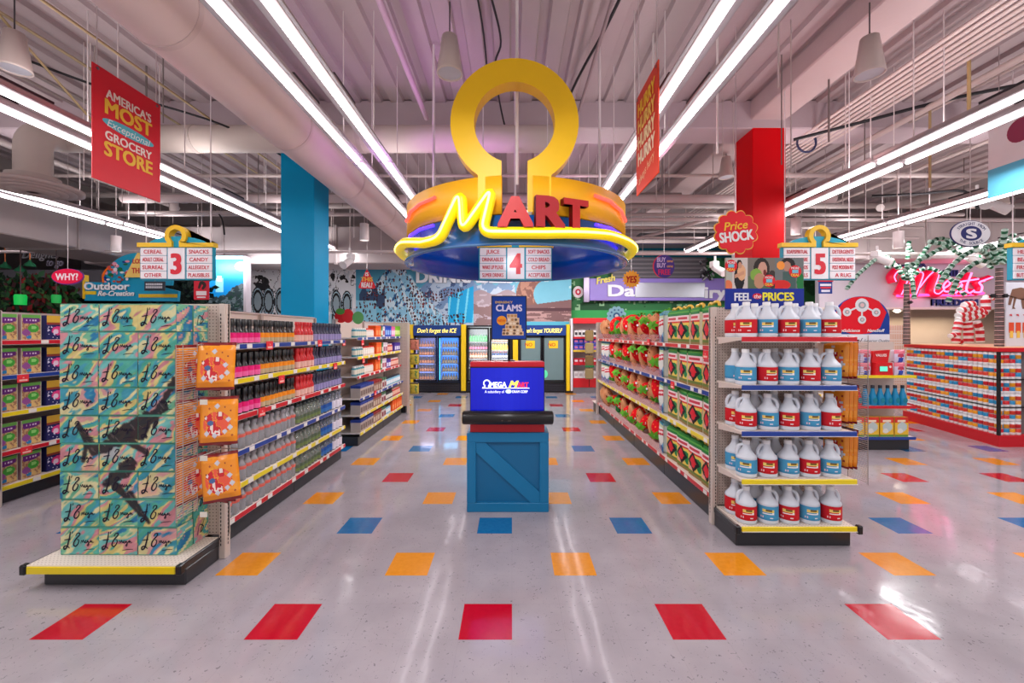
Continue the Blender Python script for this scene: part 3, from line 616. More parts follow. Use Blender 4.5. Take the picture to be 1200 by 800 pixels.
# ================================================================== shelving
# local frame of a unit: x = out towards the aisle, y = along the run, z up; spine at x=0
def shelf_unit(name, label, loc, rz, L, levels, rails, H=1.96, kick=.40, front=.455, tags=4, fence=None, ends=(False, False), group=None, depths=None):
    t = thing(name, label, 'shelving', loc, rz, group)
    MB().box((0, .002, .16), (.025, L-.002, H), CREAM, .003).build('back_panel', 'paint', t)
    MB().box((0, .002, H-.012), (.035, L-.002, H+.01), (190, 172, 166), .003).build('top_channel', 'paint', t)
    MB().box((.03, 0, 0), (kick, L, levels[0]-.055), KICK, .006).build('kick_base', 'plastic', t)
    for y in (0, L-.02):
        MB().box((.025, y, .1), (.055, y+.02, H), (178, 160, 152)).build('upright', 'paint', t)
    for i, (z, rc) in enumerate(zip(levels, rails)):
        d = depths[i] if depths else front
        o = MB().box((.025, 0, z-.012), (d-.012, L, z+.008), (214, 200, 190), .002).box((.025, .0, z-.04), (.06, L, z-.012), (196, 180, 172)).build('shelf', 'paint', t)
        b = MB().box((d-.014, 0, z-.036), (d-.004, L, z+.014), (224, 214, 208), .002).box((d-.004, 0, z-.03), (d, L, z+.010), RAIL[rc] if isinstance(rc, str) else rc)
        r = b.build('price_rail', 'plastic', o)
        if tags:
            b = MB()
            for k in range(tags):
                y = L*(k+.5+.25*math.sin(k*2.3+i*1.7))/tags; b.box((d, y-.035, z-.028), (d+.003, y+.035, z+.008), (236, 232, 226))
            b.build('price_tag', 'card', r)
        if fence: MB().box((d-.006, .01, z+.012), (d-.002, L-.01, z+.11), fence).build('clear_fence', 'acrylic', o)
    return t
def end_frame(name, label, loc, rz, w, H=1.965, t_=.06):
    # tall slotted end post and pegboard seen on the end of a run; local x across, y away
    t = thing(name, label, 'shelving', loc, rz)
    MB().box((-w/2, .03, .17), (w/2, .05, H), CREAM, .003).build('pegboard', 'pegboard', t)
    for s in (-1, 1):
        o = MB().box((s*w/2-.05 if s > 0 else -w/2, 0, .0), (s*w/2 if s > 0 else -w/2+.05, t_, H), (206, 190, 180), .004).build('upright', 'paint', t)
        b = MB(); x = s*(w/2-.034)
        for k in range(60): b.box((x-.004, -.0015, .1+k*.03), (x+.004, .001, .118+k*.03), (52, 44, 44))
        for k in range(60): b.box((s*w/2-.0015 if s > 0 else -w/2-.0015, .028, .1+k*.03), (s*w/2+.0015 if s > 0 else -w/2+.0015, .036, .118+k*.03), (70, 60, 58))
        b.build('slot_strip', 'plastic', o)
    return t
def peg_mat():
    m = bpy.data.materials.new('pegboard'); m.use_nodes = True; nt = m.node_tree; N = nt.nodes; L = nt.links; b = N['Principled BSDF']
    tc = N.new('ShaderNodeTexCoord'); vm = N.new('ShaderNodeVectorMath'); vm.operation = 'SCALE'; vm.inputs['Scale'].default_value = 1/.0254; L.new(tc.outputs['Object'], vm.inputs[0])
    fr = N.new('ShaderNodeVectorMath'); fr.operation = 'FRACTION'; L.new(vm.outputs[0], fr.inputs[0])
    sb = N.new('ShaderNodeVectorMath'); sb.operation = 'SUBTRACT'; sb.inputs[1].default_value = (.5, .5, .5); L.new(fr.outputs[0], sb.inputs[0])
    sp = N.new('ShaderNodeSeparateXYZ'); L.new(sb.outputs[0], sp.inputs[0])
    def mth(op, a, c):
        n = N.new('ShaderNodeMath'); n.operation = op
        for k, x in enumerate((a, c)):
            if isinstance(x, (int, float)): n.inputs[k].default_value = x
            else: L.new(x, n.inputs[k])
        return n.outputs[0]
    d = mth('ADD', mth('MULTIPLY', sp.outputs[0], sp.outputs[0]), mth('MULTIPLY', sp.outputs[2], sp.outputs[2]))
    hole = mth('LESS_THAN', d, .03)
    mx = N.new('ShaderNodeMix'); mx.data_type = 'RGBA'; mx.inputs[6].default_value = (*lin((200, 182, 172)), 1); mx.inputs[7].default_value = (*lin((96, 82, 78)), 1)
    L.new(hole, mx.inputs[0]); L.new(mx.outputs[2], b.inputs['Base Color']); b.inputs['Roughness'].default_value = .5; MATS['pegboard'] = m
peg_mat()
def deck_mat():
    m = MATS['pegboard'].copy(); m.name = 'perforated_deck'; MATS['deck'] = m
    for n in m.node_tree.nodes:
        if n.type == 'MIX': n.inputs[6].default_value = (*lin((222, 210, 198)), 1); n.inputs[7].default_value = (*lin((168, 150, 140)), 1)
    # holes in X and Y for a horizontal board
    sp = [n for n in m.node_tree.nodes if n.type == 'SEPXYZ'][0]
    for l in list(m.node_tree.links):
        if l.from_node == sp and l.from_socket.name == 'Z': m.node_tree.links.new(sp.outputs[1], l.to_socket)
deck_mat()
LV = [.193, .447, .725, 1.03, 1.34, 1.634]; LR = ['red', 'yellow', 'blue', 'red', 'yellow', 'blue']
SX = -2.77
shelf_unit('shelf_unit', 'first bottle shelf unit behind the painted box stack', (SX, 3.2, 0), 0, 1.22, LV, LR, H=1.945, group='bottle shelf units')
shelf_unit('shelf_unit', 'second bottle shelf unit, ending at the turquoise column', (SX, 4.42, 0), 0, 1.22, LV, LR, H=1.945, group='bottle shelf units')
LV2 = [.19, .46, .72, 1.06, 1.36, 1.66]; LR2 = ['yellow', 'yellow', 'blue', 'red', 'yellow', 'blue']
shelf_unit('shelf_unit', 'grocery shelf unit just past the turquoise column', (SX, 6.25, 0), 0, 1.22, LV2, LR2, H=1.945, depths=[.44, .44, .44, .40, .40, .40], group='carton shelf units')
shelf_unit('shelf_unit', 'last grocery shelf unit before the ice cooler', (SX, 7.47, 0), 0, 1.22, LV2, LR2, H=1.945, depths=[.44, .44, .44, .40, .40, .40], group='carton shelf units')
end_frame('gondola_end', 'cream slotted end panel behind the painted box stack', (SX, 3.13, 0), 0, 1.12)
end_frame('gondola_end', 'cream slotted end panel of the carton shelves facing the coolers', (SX, 8.78, 0), PI, 1.12)
RV = [.24, .735, 1.18, 1.61]; RRL = ['red', 'yellow', 'blue', 'red']
RX = 2.29
for k, lb in enumerate(('first strawberry aisle shelf unit, holding the diamond print bags', 'second strawberry aisle shelf unit, starting with the wave bags', 'third strawberry aisle shelf unit, full of plush', 'last strawberry aisle shelf unit nearest the coolers')):
    shelf_unit('shelf_unit', lb.replace('nearest', 'next to'), (RX, 3.75+1.235*(k+1), 0), PI, 1.235, RV, RRL, H=1.965, kick=.42, fence=(226, 150, 160) if k else None, group='strawberry shelf units')
end_frame('gondola_end', 'cream slotted end panel behind the jug shelves', (RX, 3.68, 0), 0, .96, H=1.975)
end_frame('gondola_end', 'cream slotted end panel of the strawberry shelves facing the coolers', (RX, 8.75, 0), PI, .96)
# ends of runs: black end bases past the panels
for X, Y, lb in ((-2.77, 8.84, 'low black end base of the carton shelves before the coolers'), (2.29, 8.81, 'low black end base of the strawberry shelves before the coolers')):
    t = thing('end_plinth', lb, 'shelving', (X, Y, 0)); MB().box((-.46, 0, 0), (.46, .34, .2), KICK, .01).build('kick_base', 'plastic', t); MB().box((-.48, 0, .2), (.48, .38, .22), (214, 200, 190), .004).build('deck', 'paint', t)
# cereal aisle
CV = [.178, .525, .92, 1.296, 1.653]; CR = ['yellow', 'red', 'yellow', 'blue', 'red']
shelf_unit('shelf_unit', 'cereal shelf unit at the photo edge with the green lidded boxes', (-5.585, 4.08, 0), 0, 1.22, CV, CR, kick=.385, tags=2, group='cereal shelf units')
shelf_unit('shelf_unit', 'cereal shelf unit half hidden behind the painted box stack', (-5.585, 5.3, 0), 0, 1.22, CV, CR, kick=.385, tags=2, group='cereal shelf units')
end_frame('gondola_end', 'cream end panel of the cereal shelves at the photo edge', (-5.585, 4.01, 0), 0, .96)
# ------------------------------------------------------------------ red and pink shelf cards
def shelf_card():
    r = root('shelf_card'); MB().box((-.05, -.003, -.06), (.05, .003, .02), (232, 50, 60), .001).build('card', 'card', r)
    b = MB().text('SALE' if 0 else '=', 0, -.012, .02, WHITE, -.005, .02).box((-.036, -.0045, -.048), (.036, -.003, -.03), (250, 190, 180)); b.build('print', 'card', r); return r
SCK = Kind(shelf_card)
def at_px(x, y, X): Y = F*X/(x-600); return (X, Y, CH-(y-390)*Y/F)
for x, y, X, lb in ((316, 402, -2.305, 'red price card on the blue top rail below the orange-label bottles'), (375, 400, -2.305, 'red price card on the blue top rail below lavender bottles'), (330, 442, -2.305, 'orange red price card on the yellow rail below the orange-label bottles'), (393, 427, -2.305, 'red price card at the far end of the yellow rail'), (307, 480, -2.305, 'red price card on the red rail over the clear bottles'), (403, 400, -2.36, 'pink price card on the first top rail past the turquoise column'), (425, 400, -2.36, 'pink price card on the carton top rail, second one'), (426, 421, -2.36, 'pink price card on the second carton rail'), (444, 418, -2.36, 'pink price card further along the second carton rail'), (440, 459, -2.32, 'pink price card on the carton rail above the blue-lid cartons')):
    SCK.put(lb, 'price card', at_px(x, y, X), PI/2, 'shelf price cards')
for x, y, X, lb in ((827, 413, 1.825, 'pink price card on the red rail under the top diamond bags'), (788, 449, 1.825, 'pink price card on the blue rail beside the wave bag'), (760, 399, 1.825, 'white pink price card on the red rail under the top plush')):
    SCK.put(lb, 'price card', at_px(x, y, X), -PI/2, 'shelf price cards')
for x, y, X, lb in ((27, 441, -5.125, 'red shelf card on the blue cereal rail'), (31, 525, -5.125, 'red shelf card on the red cereal rail')):
    SCK.put(lb, 'price card', at_px(x, y, X), PI/2, 'shelf price cards')
# ================================================================== bottles on the first run
def bottle(hb, r, rn, hc, body, lab, cap, z0, z1, lab2=None, bm='plastic', h=.22, name='bottle'):
    def fn():
        o = root(name)
        MB().lathe([(r*.9, 0), (r, .006), (r, hb), (r*.8, hb+.015), (rn, hb+.04), (rn, h-hc)], 12, body).build('glass_body', bm, o)
        if lab: 
            pr = [(r*1.02, z0, lab), (r*1.02, z0+(z1-z0)*.5, lab2 or lab), (r*1.02, z1)]; MB().lathe(pr, 12, lab, cap=False).build('paper_label', 'card', o)
        MB().lathe([(rn*1.25, h-hc), (rn*1.25, h-.004), (rn*1.1, h)], 10, cap).build('cap', 'plastic', o)
        return o
    return fn
BK = {'pink': Kind(bottle(.105, .036, .02, .06, (30, 22, 26), (244, 110, 172), (22, 20, 24), .012, .1, (236, 30, 124))), 'orange': Kind(bottle(.1, .036, .02, .06, (44, 26, 16), (196, 176, 140), (22, 20, 24), .01, .1, (246, 150, 30))),
      'red': Kind(bottle(.11, .036, .02, .04, (206, 30, 36), (236, 190, 176), (200, 24, 34), .01, .075)), 'lavender': Kind(bottle(.09, .033, .02, .05, (60, 58, 84), (156, 148, 196), (46, 44, 66), .01, .085)),
      'clear': Kind(bottle(.13, .041, .022, .03, (238, 240, 244), (226, 96, 84), (140, 138, 144), .10, .13, (226, 120, 104), 'clear')), 'green': Kind(bottle(.12, .036, .02, .03, (206, 214, 204), (120, 140, 84), (60, 66, 66), .02, .09, (96, 110, 90), 'clear')),
      'bluelabel': Kind(bottle(.12, .036, .02, .03, (180, 190, 206), (60, 120, 190), (70, 80, 100), .02, .11, (40, 90, 170), 'clear')), 'white': Kind(bottle(.12, .04, .022, .03, (214, 216, 224), (232, 228, 240), (120, 120, 130), .012, .115, None, 'clear'))}
DESC = {'pink': 'pink-label black-capped bottle', 'orange': 'orange-label black-capped bottle', 'red': 'red bottle with cream label', 'lavender': 'lavender-label dark bottle', 'clear': 'clear bottle with coral band', 'green': 'olive-label clear bottle', 'bluelabel': 'blue-label clear bottle', 'white': 'white-label clear bottle'}
SH = ['bottom shelf', 'fifth shelf down', 'fourth shelf down', 'third shelf down', 'second shelf down', 'top shelf']
SHN = None
def stock_row(kind, y0, y1, lev, n, x, rowtxt, h=.22):
    for k in range(n):
        y = y0+(y1-y0)*(k+.5)/n
        BK[kind].put(f'{ORD[k]} {DESC[kind]} from the near end, {rowtxt}, {SH[lev]}', 'bottle', (SX+x+random.uniform(-.006, .006), y, LV[lev]+.0085), random.uniform(-.4, .4), f'{DESC[kind]}s')
for lev in range(6):
    for row, x in (('front row', .395), ('second row', .305)):
        if row == 'second row' and lev == 5: continue
        if lev >= 3:
            stock_row('pink', 3.23, 3.80, lev, 7, x, row); stock_row('orange', 3.80, 4.40, lev, 8, x, row)
            stock_row('red', 4.44, 4.82, lev, 5, x, row); stock_row('lavender', 4.82, 5.62, lev, 10, x, row)
        else:
            stock_row('clear', 3.23, 4.42, lev, 13, x, row); stock_row('green', 4.44, 5.0, lev, 7, x, row)
            stock_row('bluelabel', 5.0, 5.32, lev, 4, x, row); stock_row('white', 5.32, 5.63, lev, 3, x, row)
# thin strip standing behind the green labels on the third shelf
# ================================================================== cartons on the run past the column
def carton(w, d, h, body, top, band=None, rim=.0):
    def fn():
        r = root('carton'); MB().box((-d/2, -w/2, 0), (d/2, w/2, h), body, .003).build('carton_box', 'card', r)
        MB().box((-d/2-.001, -w/2-.001, h*.78), (d/2+.001, w/2+.001, h+.002), top, .003).build('lid', 'card', r)
        if band: MB().box((d/2, -w*.36, h*.18), (d/2+.002, w*.36, h*.6), band).build('front_label', 'card', r)
        return r
    return fn
def jar(r_, h, body, cap, lab):
    def fn():
        o = root('jar'); MB().lathe([(r_*.92, 0), (r_, .008), (r_, h*.75), (r_*.7, h*.85)], 12, body).build('jar_body', 'plastic', o); MB().lathe([(r_*.75, h*.83), (r_*.75, h)], 12, cap).build('lid', 'plastic', o)
        MB().lathe([(r_*1.02, h*.18), (r_*1.02, h*.65)], 12, lab, cap=False).build('paper_label', 'card', o); return o
    return fn
GK = {'teal jar': Kind(jar(.04, .15, (60, 140, 150), (230, 226, 220), (220, 214, 196))), 'cream jar': Kind(jar(.04, .15, (226, 206, 190), (220, 60, 50), (236, 230, 222))), 'orange carton': Kind(carton(.13, .14, .2, (240, 96, 30), (226, 84, 20), (250, 150, 90))),
      'green carton': Kind(carton(.1, .14, .19, (70, 140, 80), (50, 110, 60), (226, 226, 210))), 'white carton': Kind(carton(.12, .14, .19, (222, 214, 220), (206, 190, 200), (180, 90, 110))), 'blue tub': Kind(carton(.13, .15, .21, (30, 70, 190), (24, 56, 160), (150, 190, 236))),
      'pink tub': Kind(carton(.12, .15, .2, (240, 120, 176), (224, 90, 150), (250, 220, 232))), 'lime tub': Kind(carton(.12, .15, .21, (130, 200, 40), (110, 180, 30), (230, 240, 160))), 'blue-lid carton': Kind(carton(.09, .16, .19, (184, 168, 158), (44, 62, 140), (120, 100, 92))),
      'brown carton': Kind(carton(.1, .16, .19, (150, 110, 92), (150, 40, 40), (200, 180, 160))), 'grey carton': Kind(carton(.12, .16, .19, (206, 198, 196), (70, 110, 80), (140, 50, 60))), 'red jar': Kind(jar(.045, .16, (196, 60, 50), (220, 200, 190), (236, 190, 170))),
      'purple tub': Kind(carton(.13, .15, .17, (86, 60, 160), (70, 46, 140), (226, 220, 240))), 'sky can': Kind(jar(.045, .15, (120, 180, 206), (60, 66, 80), (226, 232, 236))), 'dark bottle': Kind(bottle(.1, .036, .02, .04, (40, 34, 36), (226, 222, 214), (26, 24, 26), .02, .09, h=.19))}
SH2 = SH
plan = {5: [('teal jar', 6), ('cream jar', 4), ('orange carton', 2), ('green carton', 1), ('white carton', 1), ('blue tub', 3), ('pink tub', 2), ('lime tub', 3)],
        4: [('teal jar', 4), ('cream jar', 6), ('orange carton', 2), ('green carton', 1), ('white carton', 2), ('red jar', 5), ('purple tub', 3)],
        3: [('teal jar', 5), ('cream jar', 5), ('orange carton', 2), ('green carton', 1), ('white carton', 2), ('purple tub', 2), ('red jar', 8)],
        2: [('blue-lid carton', 6), ('brown carton', 4), ('grey carton', 2), ('sky can', 12)], 1: [('blue-lid carton', 6), ('brown carton', 4), ('grey carton', 2), ('dark bottle', 7), ('red jar', 6)],
        0: [('blue-lid carton', 6), ('brown carton', 4), ('grey carton', 2), ('sky can', 5), ('orange carton', 5)]}
WID = {'orange carton': .14, 'white carton': .13, 'green carton': .11, 'blue tub': .14, 'pink tub': .13, 'lime tub': .13, 'blue-lid carton': .1, 'brown carton': .11, 'grey carton': .13, 'purple tub': .14}
for lev, items in plan.items():
    tot = sum(WID.get(k, .09)*n for k, n in items); y = 6.28; sc_ = 2.38/tot; cnt = {}
    for k, n in items:
        w_ = WID.get(k, .09)*sc_
        for i in range(n):
            cnt[k] = cnt.get(k, 0)+1
            GK[k].put(f'{ORD[cnt[k]-1]} {k} from the column, {SH2[lev]} of the carton shelves', k.split()[-1], (SX+(.35 if lev < 3 else .31), y+w_/2, LV2[lev]+.0085), random.uniform(-.06, .06), f'{k}s on the carton shelves'); y += w_
# strawberry cut-out on the divider top
t = thing('strawberry_topper', 'small red strawberry cut-out standing on top of the carton shelves', 'ornament', P(402, 376, 6.4)); 
b = MB().disc(-.03, .07, .1, .1, -.006, (214, 30, 36)).disc(.08, .08, .09, .11, -.008, (226, 40, 44)); b.build('berry', 'card', t); MB().disc(-.04, .15, .07, .05, -.01, (90, 150, 60)).disc(.24, .05, .09, .1, -.01, (96, 160, 90)).build('leaf', 'card', t)
# ================================================================== painted box stack
tp = thing('endcap_display', 'low black endcap plinth with yellow rail under the painted boxes', 'display base', (-2.77, 2.74, 0))
b = MB().box((-.46, .06, 0), (.52, .385, .115), KICK, .008).build('kick_base', 'plastic', tp)
MB().box((-.51, .0, .15), (.51, .385, .172), (214, 202, 190), .002).build('deck', 'deck', tp)
MB().box((-.50, -.008, .115), (.50, .004, .165), (236, 208, 20), .003).build('price_rail', 'plastic', tp)
MB().box((.47, .0, .115), (.52, .385, .15), KICK, .004).build('side_skirt', 'plastic', tp)
for s in (-1, 1): MB().box((s*.525-.02, -.015, .108), (s*.525+.02, .03, .178), (18, 18, 22), .008).build('corner_guard', 'plastic', tp)
for s in (-1, 1): MB().box((s*.52-.008, .03, .15), (s*.52+.008, .385, .168), (40, 38, 42), .003).build('side_rail', 'plastic', tp)
PAL = np.array([(88, 180, 160), (70, 156, 180), (240, 218, 160), (232, 160, 160), (50, 130, 180), (130, 196, 156), (244, 226, 170), (120, 196, 190), (226, 140, 150), (240, 210, 130)], float)
def swirl(X, Z, seed=0.):
    u, v = X*.8+Z*.6, Z*.8-X*.6        # strokes lean to the upper right
    wv = fbm(u*2.2+seed, v*3, 9, 2)
    a = fbm(u*3.0+wv*2.2+seed*3, v*9+wv*3, 3, 3); fine = fbm(u*14+seed, v*46, 5, 2)
    tt = (a*15+fine*2.0+seed*2.3) % len(PAL); i = tt.astype(int) % len(PAL); j = (i+1) % len(PAL); f = np.clip((tt-np.floor(tt)-.7)*3.3, 0, 1)[..., None]
    img = (PAL[i]*(1-f)+PAL[j]*f)*.88+np.array((70, 150, 140))*.12
    return img+(fine[..., None]-.5)*50
def hairmask(X, Z):                    # dark brushed strands over the middle boxes
    m = np.zeros(X.shape); w0 = .5+1.1*fbm(X*22+Z*22, Z*7-X*7, 2, 3)
    for (x0, z0, x1, z1, w_) in ((-2.38, 1.40, -2.60, 1.02, .030), (-2.46, 1.22, -2.70, .98, .04), (-2.62, 1.06, -2.95, .90, .060), (-2.95, .90, -3.06, 1.10, .035), (-2.99, .98, -3.02, .84, .03), (-2.60, 1.12, -2.84, 1.0, .055), (-2.70, .80, -2.86, .68, .055), (-2.80, .66, -2.62, .46, .035), (-2.70, .60, -2.56, .40, .03), (-2.52, 1.08, -2.44, 1.3, .02), (-2.76, 1.02, -2.58, .90, .04)):
        dx, dz = x1-x0, z1-z0; tt = np.clip(((X-x0)*dx+(Z-z0)*dz)/(dx*dx+dz*dz), 0, 1); d = np.hypot(X-x0-tt*dx, Z-z0-tt*dz)
        m = np.maximum(m, np.clip((w_*w0*(1.15-.5*tt)-d)/.012, 0, 1))
    return m
def box_art(xc, zc, w_, h_):
    sd = h2(np.float64(round(xc*9)), np.float64(round(zc*13)), 3)*1.6
    def fn(u, v):
        X, Z = xc-w_/2+u*w_, zc+v*h_
        img = swirl(X, Z, sd)
        put(img, np.clip(1.3-((X+2.84)/.09)**2-((Z-.90)/.06)**2, 0, 1)*.8, (196, 180, 186)); put(img, np.clip(1.2-((X+2.98)/.07)**2-((Z-.77)/.05)**2, 0, 1)*.7, (214, 150, 130)); put(img, np.clip(1.2-((X+2.56)/.1)**2-((Z-.62)/.07)**2, 0, 1)*.7, (230, 190, 160))
        put(img, hairmask(X, Z)*.9, (42, 34, 38)); put(img, hairmask(X+.012, Z-.006)*(fbm(X*60+Z*50, Z*12-X*12, 6, 2) > .56)*.5, (120, 104, 104))
        e = (u < .012) | (u > .988) | (v < .02) | (v > .975); put(img, e*.6, (60, 140, 120)); return img
    return fn
sk = MB(); w_, h_ = .273, .1955
def script(b, w_, h_, y):
    K = (30, 24, 46); g = lambda pts: [((p[0]-150)/230*w_, h_-(p[1]-76)/165*h_) for p in pts]
    b.stroke(g([(96, 100), (92, 130), (84, 165), (74, 196), (60, 206), (58, 192), (74, 186), (92, 200)]), .011, K, y); b.stroke(g([(60, 152), (78, 148), (98, 146)]), .008, K, y); b.stroke(g([(110, 98), (106, 112)]), .009, K, y)
    b.stroke(g([(128, 128), (136, 112), (150, 110), (150, 122), (132, 142), (118, 164), (116, 182), (128, 188), (142, 172), (146, 152), (136, 148)]), .0095, K, y)
    b.stroke(g([(158, 172), (162, 152), (168, 166), (173, 150), (178, 166), (184, 160), (188, 152), (184, 166), (192, 166), (200, 152), (194, 166), (204, 160), (204, 184), (196, 182), (210, 164), (220, 152), (216, 166), (226, 156), (226, 168), (236, 162)]), .006, K, y, 4)
    b.stroke(g([(176, 212), (205, 206), (240, 204)]), .005, K, y)
script(sk, w_, h_, 0); sk_me = sk.mesh('box_script', 'card')
WHICH = ['bottom row', 'second row up', 'third row up', 'fourth row up', 'fifth row up', 'sixth row up', 'seventh row up', 'eighth row up', 'top row']
COLN = ['outer column', 'middle column', 'column beside the snack bags']
side_me = {}
for dep in range(2):
    for r in range(9):
        for c_ in range(3):
            if dep == 1 and c_ < 2 and r < 8: continue          # only the end column and top row of the back layer show
            x = -3.19+.276*(c_+.5)+random.uniform(-.004, .004); z = .1725+.1972*r; y = 2.865+.146*dep+random.uniform(-.004, .006)
            t = thing('gift_box', f"painted teal and pink carton, {'front' if dep == 0 else 'back'} layer, {WHICH[r]}, {COLN[c_]}", 'box', (x, y, z), 0, 'stacked painted cartons')
            b = MB().box((-w_/2, .001, 0), (w_/2, .14, h_), (98, 176, 152), .003)
            if dep == 0: b.paint(-w_/2+.002, w_/2-.002, .002, h_-.002, 40, 30, box_art(x, z, w_, h_), -.0005)
            # painted side towards the aisle
            i0 = len(b.v); b.paint(0, .14, .002, h_-.002, 12, 14, lambda u, v: swirl(.6+x+u*.14+dep*.4, z+v*h_, .3*r+dep), 0); b.xf(i0, Matrix.Translation((w_/2+.001, 0, 0)) @ Matrix.Rotation(PI/2, 4, 'Z'))
            b.build('carton_box', 'card', t)
            if dep == 0: obj('lettering', sk_me, t, (0, -.003, 0))
            elif c_ == 2:
                b = MB().stroke([(.03, .05), (.05, .12), (.09, .09), (.06, .06), (.1, .15)], .008, (40, 30, 60), 0); b.xf(0, Matrix.Translation((w_/2+.003, 0, 0)) @ Matrix.Rotation(PI/2, 4, 'Z')); b.build('lettering', 'card', t)
# ================================================================== snack bags on wire racks
def bag_art(u, v):
    img = base(u, (240, 146, 28)); put(img, (fbm(u*3, v*4, 3) > .55)*.35, (252, 190, 70)); put(img, (u < .06)*.5, (190, 90, 20))
    r = fbm(u*7, v*7, 8, 3); j = ((u-.5)/.36)**2+((v-.44)/.25)**2 < 1
    put(img, j & (r > .42), (206, 24, 36)); put(img, j & (r > .60), (246, 226, 216)); put(img, j & (r < .36), (240, 90, 60)); put(img, ell(u, v, .34, .46, .08, .05), (70, 100, 150))
    for x, y in ((.5, .8), (.8, .52), (.25, .25), (.72, .28), (.84, .36), (.45, .2)): put(img, abs(u-x)/.075+abs(v-y)/.06 < 1, (206, 206, 214))
    for x, y in ((.3, .76), (.7, .78), (.85, .7), (.2, .6), (.9, .2)): put(img, abs(u-x)/.03+abs(v-y)/.022 < 1, (150, 50, 20))
    put(img, (v > .93) | (v < .06), (128, 22, 26)); return img
def bag():
    r = root('snack_bag'); w_, h_ = .235, .33
    bl = lambda u, v: -.035*np.sqrt(np.clip(4*u*(1-u), 0, 1))*np.clip(np.minimum(v, 1-v)*6, 0, 1)-.004*np.sin(u*9)
    b = MB().paint(-w_/2, w_/2, 0, h_, 54, 64, bag_art, 0, bl, True); i0 = len(b.v); b.paint(-w_/2, w_/2, 0, h_, 16, 18, bag_art, 0, bl, True); b.xf(i0, Matrix.Rotation(PI, 4, 'Z')); b.build('pouch', 'foil', r)
    MB().box((-w_/2-.002, -.004, h_-.028), (w_/2+.002, .004, h_), (116, 18, 24), .001).build('seal_strip', 'foil', r); MB().box((-w_/2-.002, -.004, 0), (w_/2+.002, .004, .022), (116, 18, 24), .001).build('seal_strip', 'foil', r)
    return r
BG = Kind(bag)
TIER = ['top peg', 'middle peg', 'bottom peg']
for i, (x, y, tilt) in enumerate(((252, 457, 0), (256, 521, .02), (261, 587, .12))):
    for k in range(3):
        Yd = 2.80+.035*k; p = P(x-k*4, y, Yd)
        o = BG.put(f"orange snack bag, {['front', 'middle', 'back'][k]} of three on the {TIER[i]} beside the painted boxes", 'snack bag', p, .25-.3*k, 'orange snack bags beside the painted boxes'); o.rotation_euler = (-.1, -tilt*(1 if k == 0 else .2), .2-.28*k)
    p = P(224, y, 2.95); o = BG.put(f'orange snack bag seen edge-on through the wires, {TIER[i]} of rack', 'snack bag', p, 1.42, 'orange snack bags beside the painted boxes')
def wire_rack(name, label, loc, pts_fn, zs, hooks):
    t = thing(name, label, 'rack', loc); b = MB()
    return t
t = thing('wire_rack', 'chrome wire side rack holding snack bags beside the painted boxes', 'rack', (-2.3, 2.78, 0))
b = MB()
for k in range(72): b.cyl((0, 0, .46+k*.0165), (0, .19, .46+k*.0165), .0026, (206, 198, 192), 4)
b.build('wire_grid', 'plastic', t)
b = MB(); 
for y in (0, .06, .19): b.cyl((0, y, .44), (0, y, 1.66), .003, (196, 188, 182), 5)
b.build('rack_upright', 'metal', t)
for z in (1.655, 1.275, .895):
    MB().cyl((0, .19, z), (.3, .19, z), .004, (176, 168, 164), 6).cyl((0, 0, z), (.3, 0, z), .002, (150, 40, 40), 5).build('cross_bar', 'metal', t)
    MB().cyl((.17, .19, z-.005), (.17, -.03, z+.004), .004, (176, 168, 164), 6).build('peg_hook', 'metal', t)
    MB().box((.19, -.035, z-.40), (.24, -.032, z-.365), (226, 220, 206)).build('price_tag', 'card', t)
# rack on the far side of the jug shelves
t = thing('wire_rack', 'chrome wire side rack holding snack bags beside the jugs', 'rack', (2.945, 3.36, 0))
b = MB()
for k in range(72): b.cyl((0, 0, .5+k*.0165), (0, .2, .5+k*.0165), .0024, (170, 160, 156), 4)
b.build('wire_grid', 'plastic', t); b = MB()
for y in (0, .2): b.cyl((0, y, .48), (0, y, 1.72), .003, (176, 166, 162), 5)
b.build('rack_upright', 'metal', t)
for i, z in enumerate((1.69, 1.31, .93)):
    MB().cyl((-.2, .2, z), (0, .2, z), .004, (170, 160, 158), 6).build('cross_bar', 'metal', t); MB().cyl((-.1, .2, z), (-.1, .0, z), .004, (170, 160, 158), 6).build('peg_hook', 'metal', t)
    for k in range(3):
        o = BG.put(f"orange snack bag, {['front', 'middle', 'back'][k]} of three on the {TIER[i]} beside the jugs", 'snack bag', (2.885-.04*k, 3.525, z-.335), PI, 'orange snack bags beside the jugs'); o.rotation_euler = (.04, 0, PI/2+.06+.05*k)
